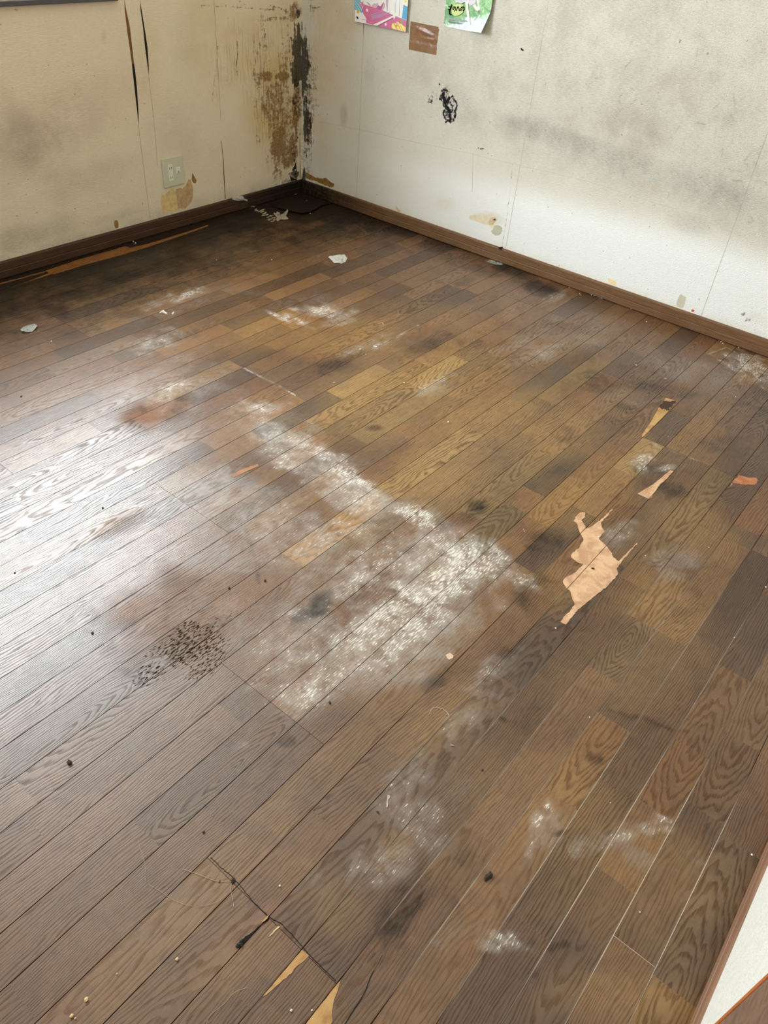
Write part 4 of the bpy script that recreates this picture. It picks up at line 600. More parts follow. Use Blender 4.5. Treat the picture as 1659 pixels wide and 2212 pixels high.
# window in the left wall: dark frame, sash and glass; its lower edge shows at the top left of the picture
dark_frame = plain('dark_window_frame', srgb(74, 68, 70), 0.35, 0.1, 30, spec=0.5)
def glass_material():
    m = bpy.data.materials.new('window_glass'); m.use_nodes = True; t = m.node_tree; t.nodes.clear()
    o = t.nodes.new('ShaderNodeOutputMaterial'); mx = t.nodes.new('ShaderNodeMixShader'); tr = t.nodes.new('ShaderNodeBsdfTransparent'); gl = t.nodes.new('ShaderNodeBsdfGlossy')
    tr.inputs[0].default_value = (0.95, 0.97, 0.97, 1); gl.inputs['Roughness'].default_value = 0.05; mx.inputs[0].default_value = 0.06
    t.links.new(tr.outputs[0], mx.inputs[1]); t.links.new(gl.outputs[0], mx.inputs[2]); t.links.new(mx.outputs[0], o.inputs[0]); return m
glass = glass_material()
def window(name, x0, x1, z0, z1):
    w = boxes(name, [(x0-0.05, x1+0.03, YL-0.016, YL+0.012, z0-0.035, z0-0.019), (x0-0.05, x1+0.03, YL+0.0, YL+0.13, z0-0.030, z0-0.001),
        (x0-0.04, x0, YL-0.016, YL+0.12, z0-0.02, z1+0.03), (x1, x1+0.02, YL-0.004, YL+0.12, z0-0.02, z1+0.03), (x0-0.04, x1+0.02, YL-0.016, YL+0.12, z1, z1+0.03)],
        dark_frame, kind='structure', bevel=0.002)
    for a, b, d in ((x0, (x0+x1)/2+0.02, 0.075), ((x0+x1)/2-0.02, x1, 0.10)):
        s_ = boxes('window_sash', [(a, b, YL+d-0.012, YL+d+0.012, z0, z0+0.04), (a, b, YL+d-0.012, YL+d+0.012, z1-0.035, z1), (a, a+0.03, YL+d-0.012, YL+d+0.012, z0, z1), (b-0.03, b, YL+d-0.012, YL+d+0.012, z0, z1)], dark_frame, w)
        boxes('window_pane', [(a+0.028, b-0.028, YL+d-0.002, YL+d+0.002, z0+0.038, z1-0.033)], glass, s_)
    return w
window('window_1', WX0, WX1, WZ0, WZ1)
w2 = boxes('added_fill_window', [(XB-0.12, XB+0.01, 0.46, 0.5, 0.57, 2.13), (XB-0.12, XB+0.01, 2.4, 2.44, 0.57, 2.13), (XB-0.12, XB+0.01, 0.46, 2.44, 0.56, 0.6), (XB-0.12, XB+0.01, 0.46, 2.44, 2.1, 2.14), (XB-0.09, XB-0.06, 1.43, 1.47, 0.6, 2.1)], dark_frame, kind='structure')  # unseen window, added to go with the fill light
boxes('window_pane', [(XB-0.077, XB-0.073, 0.5, 2.4, 0.6, 2.1)], glass, w2)

# baseboards
def wood_strip_material(name, c, axis='x', dark=0.6):
    g = G(name); P = g.pos(); s = g.sep(P); u = {'x': s[0], 'y': s[1]}[axis]; w = {'x': s[1], 'y': s[0]}[axis]
    f = g.noise(g.comb(g.M('MULTIPLY', u, 9.0), g.M('MULTIPLY', w, 200.0), g.M('MULTIPLY', s[2], 260.0)), 1.0, 4, 0.65)
    b = g.noise(P, 5.0, 4, 0.6); d = g.noise(P, 70.0, 4, 0.6)
    col = g.mix(g.step(f, 0.35, 0.7), c, g.mix(1.0, c, (dark, dark*0.95, dark*0.9), 'MULTIPLY'))
    col = g.mix(g.step(b, 0.4, 0.7, 0.0, 0.4), col, g.mix(1.0, col, (0.65, 0.6, 0.58), 'MULTIPLY'))
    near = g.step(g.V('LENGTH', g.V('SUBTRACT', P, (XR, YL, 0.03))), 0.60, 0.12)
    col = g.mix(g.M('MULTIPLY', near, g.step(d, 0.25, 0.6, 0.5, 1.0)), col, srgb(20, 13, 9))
    return g.fin(col, 0.48, 0.4, g.bump(f, 0.4, 0.0006))
def baseboard(name, plane, a0, a1, mat, lean=0.0):
    prof = [(0.0, 0.004), (0.0115, 0.004), (0.012, 0.006), (0.012, 0.030), (0.0105, 0.0315), (0.0105, 0.0335), (0.0118, 0.035), (0.0118, 0.060), (0.0105, 0.0645), (0.007, 0.0662), (0.0, 0.0662)]
    v = []; n = len(prof); K = 2
    for a, l in ((a0, 0.0), (a1, lean)):
        for d, z in prof:
            dd = d-l*(z/0.066)
            v.append({'L': (a, YL-dd, z), 'R': (XR-dd, a, z), 'F': (a, YF-0.009+dd, z)}[plane])
    f = [(i, (i+1) % n, n+(i+1) % n, n+i) for i in range(n)]+[tuple(range(n)), tuple(range(2*n-1, n-1, -1))]
    o = mesh_obj(name, v, f, mat, kind='structure'); return o
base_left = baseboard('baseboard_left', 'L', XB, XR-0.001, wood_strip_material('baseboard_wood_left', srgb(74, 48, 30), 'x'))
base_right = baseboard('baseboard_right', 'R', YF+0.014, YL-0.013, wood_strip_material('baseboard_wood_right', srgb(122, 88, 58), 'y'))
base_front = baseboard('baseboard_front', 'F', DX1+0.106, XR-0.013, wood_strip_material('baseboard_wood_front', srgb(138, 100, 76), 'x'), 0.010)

# door casing on the front wall, its reddish edge shows at the bottom right
casing = plain('door_casing_wood', srgb(110, 84, 66), 0.5, 0.25, 60, 0.0004)
d1 = boxes('door_1', [(DX0-0.105, DX0, YF-0.11, YF+0.012, 0.001, DZ+0.09), (DX0, DX1, YF-0.11, YF+0.012, DZ, DZ+0.09)], casing, kind='structure', bevel=0.002)
boxes('door_casing', [(DX1, DX1+0.098, YF-0.10, YF+0.010, 0.001, DZ)], casing, d1, bevel=0.002)
boxes('casing_edge', [(DX1+0.098, DX1+0.106, YF-0.10, YF+0.011, 0.001, DZ)], plain('reddish_edge_wood', srgb(168, 92, 46), 0.4, 0.15, 60), d1, bevel=0.002)
boxes('door_panel', [(DX0, DX1, YF-0.10, YF-0.065, 0.006, DZ)], plain('door_panel_brown', srgb(120, 92, 66), 0.5), d1)

# wallpaper joints, tears, torn patches: parts of the walls
seam_dark = plain('wallpaper_joint', srgb(150, 136, 112), 0.9, 0.2, 80)
seam_grey = plain('wallpaper_joint_right', srgb(172, 167, 154), 0.9, 0.2, 80)
black_gap = plain('black_gap', srgb(20, 13, 8), 0.9, 0.3, 60)
brown_gap = plain('brown_gap', srgb(118, 78, 38), 0.9, 0.25, 60)
ribbon('wallpaper_joint', 'L', [(2.5345, 1.2), (2.530, 0.6), (2.528, 0.42)], 0.0016, 0, 0.0006, seam_dark, wall_left)
ribbon('wallpaper_joint', 'L', [(2.523,0.3328),(2.527,0.2507),(2.5254,0.167),(2.5243,0.0698)], [0.0016, 0.0026, 0.0036, 0.003], 0, 0.0009, black_gap, wall_left)
ribbon('wallpaper_crease', 'L', [(2.0787,0.4582),(2.0777,0.3528),(2.0778,0.2192),(2.0773,0.0744)], 0.0016, 0, 0.0005, seam_dark, wall_left, 0.0003)
ribbon('wallpaper_crease', 'L', [(2.1586,0.6344),(2.1594,0.5048),(2.1572,0.3963),(2.15,0.284)], 0.0014, 0, 0.0005, seam_dark, wall_left, 0.0003)
for y in (2.570, 1.667, 0.737):
    ribbon('wallpaper_joint', 'R', [(y, ZC-0.01), (y+0.001, 1.2), (y, 0.8), (y-0.001, 0.4), (y, 0.066)], 0.0015, 0, 0.0006, seam_grey, wall_right)
ribbon('wallpaper_joint', 'R', [(2.570, 0.93), (2.571, 0.84), (2.571, 0.78)], [0.001, 0.0045, 0.001], 0, 0.0009, brown_gap, wall_right)
ribbon('wallpaper_crease', 'R', [(1.9095,0.4249),(1.8989,0.3497),(1.8863,0.2628)], 0.0014, 0, 0.0005, seam_grey, wall_right)
ribbon('paper_edge_line', 'R', spline([(2.833,0.3711),(2.5006,0.3895),(2.2215,0.4009),(1.9631,0.4171),(1.7921,0.4223),(1.4958,0.4341),(1.304,0.4379),(1.0409,0.4288),(0.7835,0.4342)]), 0.0012, 0, 0.0004, plain('faint_line', srgb(186,180,166)), wall_right, 0.0006)
slab('wallpaper_tear', 'L', [(2.0878,0.8996),(2.0894,0.8744),(2.0973,0.8079),(2.0956,0.713),(2.0951,0.6857),(2.0853,0.6846),(2.0847,0.7331),(2.0829,0.7976),(2.0834,0.8638)], 0, 0.0008, brown_gap, wall_left)
slab('wallpaper_tear', 'L', [(2.0853,0.6846),(2.0951,0.6857),(2.0962,0.654),(2.0942,0.5938),(2.0875,0.5116),(2.0796,0.4573),(2.0815,0.5124),(2.0829,0.5949),(2.0841,0.6591)], 0, 0.0008, black_gap, wall_left)
slab('wallpaper_tear', 'L', [(2.1584,0.897),(2.1626,0.8492),(2.1666,0.785),(2.1689,0.7386),(2.165,0.6758),(2.1592,0.6361),(2.159,0.6763),(2.1576,0.7394),(2.159,0.8044),(2.1566,0.8605)], 0, 0.0008, black_gap, wall_left)
# plaster and backing paper where the wallpaper has torn away
tornA = plain('torn_backing_pale', srgb(214, 182, 124), 0.9, 0.18, 60); tornB = plain('torn_backing_brown', srgb(186, 152, 108), 0.9, 0.25, 45)
tornC = plain('torn_backing_dark', srgb(140, 104, 50), 0.9, 0.4, 50); tornD = plain('plaster_grey_green', srgb(190, 188, 160), 0.9, 0.08, 60)
tornE = plain('torn_pinkish', srgb(206, 178, 146), 0.9, 0.15, 90); tornF = plain('torn_cream', srgb(240, 216, 166), 0.9, 0.08, 60)
slab('torn_patch', 'L', [(2.1594,0.1701),(2.1561,0.1616),(2.1749,0.159),(2.1939,0.1714),(2.2099,0.177),(2.2257,0.1761),(2.2356,0.1715),(2.235,0.1252),(2.2362,0.0805),(2.223,0.0777),(2.1883,0.0823),(2.1646,0.0874),(2.1559,0.0754),(2.1501,0.0739),(2.1489,0.099),(2.1451,0.138),(2.1501,0.1531)], 0, 0.0006, tornA, wall_left, 0.0015, 0.006, 20)
slab('torn_patch', 'L', [(2.2356,0.1715),(2.2676,0.1735),(2.2703,0.1675),(2.2891,0.1748),(2.3009,0.1835),(2.3097,0.1971),(2.3242,0.1982),(2.3304,0.178),(2.3329,0.15),(2.3276,0.1177),(2.3157,0.0976),(2.2959,0.0848),(2.2786,0.0744),(2.2452,0.0842),(2.2362,0.0805),(2.235,0.1252)], 0, 0.0006, tornB, wall_left, 0.0015, 0.006, 21)
slab('torn_patch', 'L', [(2.3379,0.2228),(2.3427,0.2203),(2.3481,0.2048),(2.3578,0.1883),(2.3521,0.1767),(2.3366,0.1812),(2.3308,0.1932),(2.3339,0.2073)], 0, 0.0006, tornC, wall_left, 0.001, 0.005, 22)
slab('torn_patch', 'L', [(1.8939,0.1048),(1.9028,0.1064),(1.9111,0.101),(1.9108,0.0841),(1.9064,0.0717),(1.8916,0.0733),(1.8901,0.0918)], 0, 0.0006, tornC, wall_left, 0.0006, 0.004, 23)
slab('torn_patch', 'L', [(3.0206,0.1659),(3.0217,0.0663),(2.9857,0.0692),(2.9722,0.0859),(2.9781,0.1124),(3.0021,0.1387)], 0, 0.0006, black_gap, wall_left, 0.002, 0.006, 24)
slab('torn_patch', 'R', [(2.939,0.1199),(2.9211,0.1056),(2.8988,0.1034),(2.8633,0.0975),(2.8281,0.0997),(2.7762,0.1132),(2.75,0.1),(2.7224,0.0962),(2.7278,0.0802),(2.7578,0.0735),(2.7839,0.0746),(2.8542,0.0781),(2.8897,0.077),(2.9435,0.0767),(2.9471,0.1057)], 0, 0.0006, tornC, wall_right, 0.0025, 0.008, 25)
slab('torn_patch', 'R', [(1.7461,0.1502),(1.7258,0.158),(1.7066,0.1565),(1.7006,0.1468),(1.7036,0.1278),(1.7122,0.1163),(1.7301,0.1101),(1.7472,0.1133),(1.7562,0.1246),(1.7483,0.1336)], 0, 0.0006, tornD, wall_right, 0.0008, 0.004, 26)
slab('torn_patch', 'R', [(1.7758,0.1625),(1.7704,0.1775),(1.7583,0.1852),(1.7424,0.1873),(1.7365,0.1776),(1.7464,0.1659),(1.7497,0.1549),(1.7618,0.147),(1.7742,0.147)], 0, 0.0007, tornE, wall_right, 0.001, 0.004, 27)
slab('torn_patch', 'R', [(1.7673,0.1466),(1.7495,0.1538),(1.7492,0.1379),(1.7604,0.1394)], 0, 0.0009, tornF, wall_right, 0.0006, 0.004, 28)
slab('torn_patch', 'R', [(1.7566,0.1767),(1.7467,0.1816),(1.7416,0.1763),(1.7489,0.172)], 0.0006, 0.001, plain('tiny_hole', srgb(60,40,26)), wall_right, 0.0006, 0.003, 29)
slab('glue_film', 'R', [(1.8785,0.1622),(1.8574,0.1701),(1.791,0.1855),(1.7784,0.1618),(1.7768,0.1463),(1.8048,0.1409),(1.8471,0.1432),(1.8724,0.1432),(1.883,0.1473)], 0, 0.0003, plain('dried_glue', srgb(222,208,178), 0.7, 0.06, 60), wall_right, 0.0015, 0.006, 30)
slab('torn_patch', 'R', [(1.1576,0.0919),(1.1352,0.0897),(1.121,0.0915),(1.1129,0.0707),(1.129,0.0683),(1.1502,0.0727)], 0, 0.0006, tornF, wall_right, 0.001, 0.004, 31)
slab('torn_patch', 'R', [(0.8437,0.1229),(0.8318,0.1224),(0.8178,0.1181),(0.8155,0.1008),(0.8142,0.0812),(0.8217,0.0712),(0.8419,0.0716),(0.8468,0.0809),(0.8474,0.099)], 0, 0.0006, plain('torn_grey', srgb(202,194,174), 0.9, 0.06), wall_right, 0.0006, 0.004, 32)
slab('torn_patch', 'R', [(2.3143,0.096),(2.3049,0.0906),(2.2981,0.0812),(2.283,0.0762),(2.2849,0.0668),(2.2996,0.0674),(2.311,0.0779)], 0, 0.0008, tornE, wall_right, 0.0004, 0.003, 33)
slab('nail_hole', 'R', [(1.755,0.8469),(1.7518,0.8488),(1.7476,0.8469),(1.7409,0.8447),(1.7382,0.8416),(1.7419,0.8389),(1.7477,0.8393),(1.7535,0.8422)], 0, 0.0006, plain('nail_hole_black', srgb(16,13,12), 0.5), wall_right, 0.0003, 0.002, 34)
slab('chewed_notch', 'R', [(1.7003,0.063),(1.6957,0.0674),(1.6841,0.0712),(1.6802,0.0653),(1.6752,0.061),(1.6821,0.0613),(1.6903,0.0612)], 0, 0.013, black_gap, wall_right, 0.0006, 0.003, 35)
slab('red_fleck', 'R', [(0.7808,0.0781),(0.775,0.082),(0.7685,0.0788),(0.7716,0.0722),(0.7786,0.0716)], 0, 0.0012, plain('red_mark', srgb(200,78,44), 0.6), wall_right, 0.0003, 0.002, 36)
# strip of wallpaper hanging loose down the corner
def corner_shred(pxs, zs, w, mat):
    v = []; f = []; rnd = random.Random(8); n = len(zs)
    for i, z in enumerate(zs):
        o = 0.010+0.004*math.sin(i*1.3); d = w[i]*0.5
        c = XR-o+pxs[i]; cy = YL-o-pxs[i]
        v += [(c-d, cy+d*0.7-rnd.uniform(0, .002), z), (c, cy, z-rnd.uniform(0, .002)), (c+d*0.8, cy-d+rnd.uniform(0, .002), z)]
    for i in range(n-1):
        q = 3*i; f += [(q, q+1, q+4, q+3), (q+1, q+2, q+5, q+4)]
    m = len(v); v += [(a+0.0007, b+0.0007, c) for a, b, c in v]; f += [tuple(m+k for k in reversed(q)) for q in f]
    return mesh_obj('peeling_paper_strip', v, f, mat, wall_left, smooth=True)
corner_shred([0,-.001,.001,0,.001,-.001,.002,.001,.002,0], [0.075,0.10,0.125,0.15,0.175,0.20,0.23,0.26,0.29,0.32], [.004,.010,.013,.014,.015,.016,.018,.018,.016,.008], plain('dirty_loose_paper', srgb(196,178,150), 0.9, 0.35, 120, 0.002))

# ------------------------------------------------------------------ things on the walls
beige = plain('beige_plastic', srgb(200, 194, 168), 0.35, 0.02, 30, spec=0.45); ivory = plain('ivory_plastic', srgb(222, 220, 196), 0.3, 0.02, 30, spec=0.45)
dark_slot = plain('dark_slot', srgb(58, 48, 38), 0.6)
def outlet():
    x0, x1 = 1.6365*1.327, 1.7215*1.327; z0, z1 = 0.1425*1.327, 0.2355*1.327
    t = bpy.data.objects.new('wall_outlet', None); COL.objects.link(t); t.location = ((x0+x1)/2, YL, z0)
    tag(t, 'beige plastic wall plate with double power socket and telephone jack, above the torn patch', 'wall outlet')
    def part(name, b, mat, bev, par=t):
        cx, cy, cz = t.location; o = boxes(name, [(b[0]-cx, b[1]-cx, b[2]-cy, b[3]-cy, b[4]-cz, b[5]-cz)], mat, par, bevel=bev); return o
    part('plate', (x0, x1, YL-0.007, YL-0.0006, z0, z1), beige, 0.003)
    W = x1-x0; Hh = z1-z0; fx = lambda u: x0+u*W; fz = lambda v: z1-v*Hh
    so = part('socket', (fx(0.25), fx(0.475), YL-0.0088, YL-0.004, fz(0.80), fz(0.235)), ivory, 0.0008)
    for v in (0.36, 0.67):
        for u in (0.325, 0.415): part('slot', (fx(u)-0.0011, fx(u)+0.0011, YL-0.0091, YL-0.0085, fz(v)-0.0042, fz(v)+0.0042), dark_slot, 0, so)
    ja = part('phone_jack', (fx(0.62), fx(0.84), YL-0.0086, YL-0.004, fz(0.59), fz(0.385)), ivory, 0.0012)
    part('jack_opening', (fx(0.70), fx(0.77), YL-0.0089, YL-0.0084, fz(0.57), fz(0.51)), plain('jack_shadow', srgb(150,144,122)), 0, ja)
outlet()

def sheet(name, pts_uv, origin, mat, parent, d0, d1):
    return None
# pink poster, held a little off the wall
PD = 0.014
Q = lambda L: L
pink_bl, pink_br, pink_tr, pink_tl = [(2.6143,0.8266),(2.3225,0.8242),(2.3207,0.9398),(2.6198,0.9043)]
PY0, PY1 = pink_bl[0], pink_br[0]; PZ0 = (pink_bl[1]+pink_br[1])/2; PW = PY0-PY1
def pv(u, v): return (PY0-u*PW, PZ0+v*PW)             # u across 0..1 left to right, v up, in widths
poster = bpy.data.objects.new('wall_poster', None); COL.objects.link(poster); poster.location = (XR, (PY0+PY1)/2, PZ0)
tag(poster, 'pink and blue poster with a white arrow, left of the brown tape', 'poster')
def playr(name, pts, k, col, jag=0):
    m = plain('print_'+name, srgb(*col), 0.35, 0.03, 60, spec=0.5)
    o = slab(name, 'R', pts, PD+k*0.00012 if k else PD-0.0016, PD+(k+1)*0.00012, m)
    o.location = -poster.location; o.parent = poster; return o
def ppx(L): return [pv(*q) for q in L]
def from_pix(L): return L
playr('sheet', ppx([(0,0),(1,0),(1,1.41),(0,1.41)]), 0, (240, 236, 232))
T0 = max(p[1] for p in [pink_tr, pink_tl])-PZ0-0.004
up = lambda L: [(PY0-a*PW, PZ0+b) for a, b in L]
playr('upper_panel', up([(0.30,T0),(0.80,T0+0.01),(0.84,0.20),(0.6,0.205),(0.34,0.195)]), 1, (238, 222, 230))
playr('upper_stripe', up([(0.80,T0+0.012),(0.985,T0+0.012),(0.985,0.205),(0.88,0.2)]), 2, (240, 232, 196))
playr('upper_stripe', up([(0.015,T0-0.004),(0.28,T0-0.002),(0.30,0.2),(0.02,0.2)]), 2, (120, 176, 196))
playr('pink_field', [(2.5687,0.8842),(2.5621,0.8942),(2.5247,0.8926),(2.4553,0.8859),(2.3796,0.8741),(2.3226,0.8671),(2.3213,0.8237),(2.5003,0.8259),(2.5466,0.8284),(2.5465,0.8449),(2.5646,0.8598),(2.5751,0.8709)], 1, (214, 112, 156))
playr('blue_stripes', [(2.6194,0.9043),(2.586,0.9083),(2.5806,0.8997),(2.5874,0.8912),(2.5747,0.8834),(2.5699,0.8654),(2.5781,0.8612),(2.5884,0.8693),(2.6159,0.869)], 1, (120, 176, 196))
for k in range(4):
    playr('stripe', [(2.6173,0.9015),(2.6126,0.9043),(2.5717,0.8745),(2.5738,0.8695)] if k == 0 else [[(2.6172,0.8906),(2.6144,0.8933),(2.5836,0.8707),(2.5884,0.8693)], [(2.6165,0.8798),(2.6137,0.8817),(2.5983,0.8704),(2.6031,0.8693)], [(2.6041,0.9061),(2.5993,0.9067),(2.5853,0.8976),(2.587,0.8935)]][k-1], 2, (158, 206, 222))
playr('pink_star', [(2.5691,0.908),(2.5671,0.8967),(2.5561,0.8949),(2.5678,0.8889),(2.5757,0.8802),(2.5798,0.8874),(2.5898,0.8909),(2.5791,0.8952),(2.5832,0.9025),(2.5746,0.9012)], 3, (222, 122, 158))
playr('blue_panel', [(2.3444,0.9206),(2.3386,0.9191),(2.3225,0.9159),(2.3221,0.8679),(2.347,0.8707),(2.3456,0.8996)], 1, (92, 168, 214))
playr('cream_blob', [(2.3451,0.9369),(2.3207,0.9398),(2.3214,0.9168),(2.3318,0.9192),(2.3414,0.924),(2.3456,0.9309)], 2, (240, 232, 196))
playr('yellow_dot', [(2.336,0.9365),(2.3303,0.9357),(2.3309,0.9312),(2.3365,0.9305),(2.3384,0.9332)], 3, (226, 200, 96))
playr('mauve_shape', [(2.4826,0.9023),(2.4754,0.9002),(2.4682,0.8995),(2.4577,0.913),(2.4511,0.9183),(2.4566,0.901),(2.4623,0.885),(2.4933,0.8881)], 2, (176, 104, 150))
playr('pale_fold', [(2.52,0.8947),(2.5066,0.9055),(2.4947,0.9054),(2.4834,0.9114),(2.4825,0.9008),(2.4934,0.8888),(2.5101,0.8898)], 2, (222, 176, 196))
playr('pale_fold', [(2.4509,0.9153),(2.4422,0.9103),(2.4446,0.8979),(2.4553,0.8859),(2.4611,0.8852),(2.4565,0.8995)], 2, (222, 176, 196))
playr('grey_leaf', [(2.5497,0.9065),(2.5351,0.9036),(2.5225,0.896),(2.5271,0.8931),(2.5419,0.8982)], 2, (190, 170, 166))
playr('fold_line', [(2.4424,0.9253),(2.4275,0.9271),(2.4282,0.8847),(2.4318,0.8858)], 2, (196, 180, 186))
playr('fold_line', [(2.3843,0.9322),(2.3832,0.9324),(2.388,0.9124),(2.3849,0.8856),(2.3867,0.8854),(2.3896,0.9122)], 2, (130, 140, 170))
playr('fold_line', [(2.3652,0.9345),(2.3634,0.9347),(2.3625,0.8763),(2.3648,0.876)], 2, (170, 140, 170))
playr('white_arrow', [(2.5076,0.8257),(2.3959,0.8751),(2.4027,0.8856),(2.3791,0.881),(2.3898,0.8606),(2.3941,0.8685),(2.4811,0.8265)], 2, (240, 238, 234))
playr('arrow_edge', [(2.4811,0.8265),(2.3941,0.8685),(2.3922,0.8664),(2.4763,0.8259)], 3, (120, 60, 90))
playr('white_star', [(2.5457,0.8839),(2.5417,0.879),(2.5352,0.879),(2.5392,0.8746),(2.5374,0.8694),(2.5436,0.8721),(2.5489,0.8688),(2.5469,0.8748),(2.552,0.8777),(2.5465,0.8788)], 2, (244, 238, 238))
for L in ([(2.5252,0.8617),(2.4574,0.8833),(2.4549,0.8814),(2.5231,0.8591)], [(2.523,0.8573),(2.4154,0.8848),(2.4143,0.8827),(2.5204,0.8545)], [(2.5193,0.8528),(2.4288,0.8778),(2.4271,0.8754),(2.5162,0.8501)], [(2.5151,0.8482),(2.4581,0.8641),(2.4565,0.862),(2.5125,0.8459)]):
    playr('small_print_line', L, 2, (170, 160, 190))
playr('yellow_cloud', [(2.4014,0.836),(2.3977,0.8457),(2.3886,0.8485),(2.3816,0.8479),(2.3742,0.8558),(2.3638,0.8548),(2.3586,0.8494),(2.3496,0.8514),(2.3398,0.8458),(2.3291,0.8426),(2.3237,0.8418),(2.3232,0.825),(2.3911,0.8265),(2.3996,0.8293)], 2, (246, 226, 140))
for L in ([(2.3931,0.8464),(2.3886,0.8482),(2.3643,0.8268),(2.3701,0.8269)], [(2.3784,0.8514),(2.3741,0.8547),(2.3447,0.827),(2.3504,0.8271)], [(2.3623,0.852),(2.3573,0.8488),(2.3307,0.8263),(2.3365,0.8265)]):
    playr('cloud_stripe', L, 3, (206, 178, 88))
playr('pink_dot', [(2.381,0.8418),(2.3766,0.8447),(2.3707,0.8439),(2.368,0.8397),(2.3722,0.836),(2.3786,0.8367)], 4, (222, 130, 160))
playr('green_star', [(2.3472,0.8722),(2.3447,0.8665),(2.3385,0.8658),(2.3425,0.8607),(2.3406,0.8533),(2.3476,0.8547),(2.3543,0.8523),(2.3527,0.8593),(2.3573,0.8633),(2.3499,0.8658)], 4, (130, 186, 96))
playr('gold_star', [(2.5964,0.8717),(2.5921,0.8688),(2.586,0.8693),(2.5893,0.8637),(2.5878,0.8592),(2.5946,0.8576),(2.6013,0.8591),(2.6008,0.8633),(2.6054,0.8664),(2.5994,0.8679)], 4, (226, 180, 60))
playr('white_dot', [(2.4406,0.8401),(2.4351,0.8439),(2.4278,0.8418),(2.4284,0.8355),(2.4339,0.8313),(2.4408,0.8338)], 2, (226, 214, 226))
for k in range(5):
    playr('barcode_bar', [(a-0.0009*k*2.2, b-0.0006*k) for a, b in [(2.6037,0.8462),(2.6003,0.8461),(2.5998,0.8383),(2.6033,0.8385)]], 2, (70, 70, 76))
playr('small_print_line', [(2.573,0.8386),(2.5485,0.8387),(2.5485,0.8377),(2.5729,0.8375)], 2, (90, 84, 84))

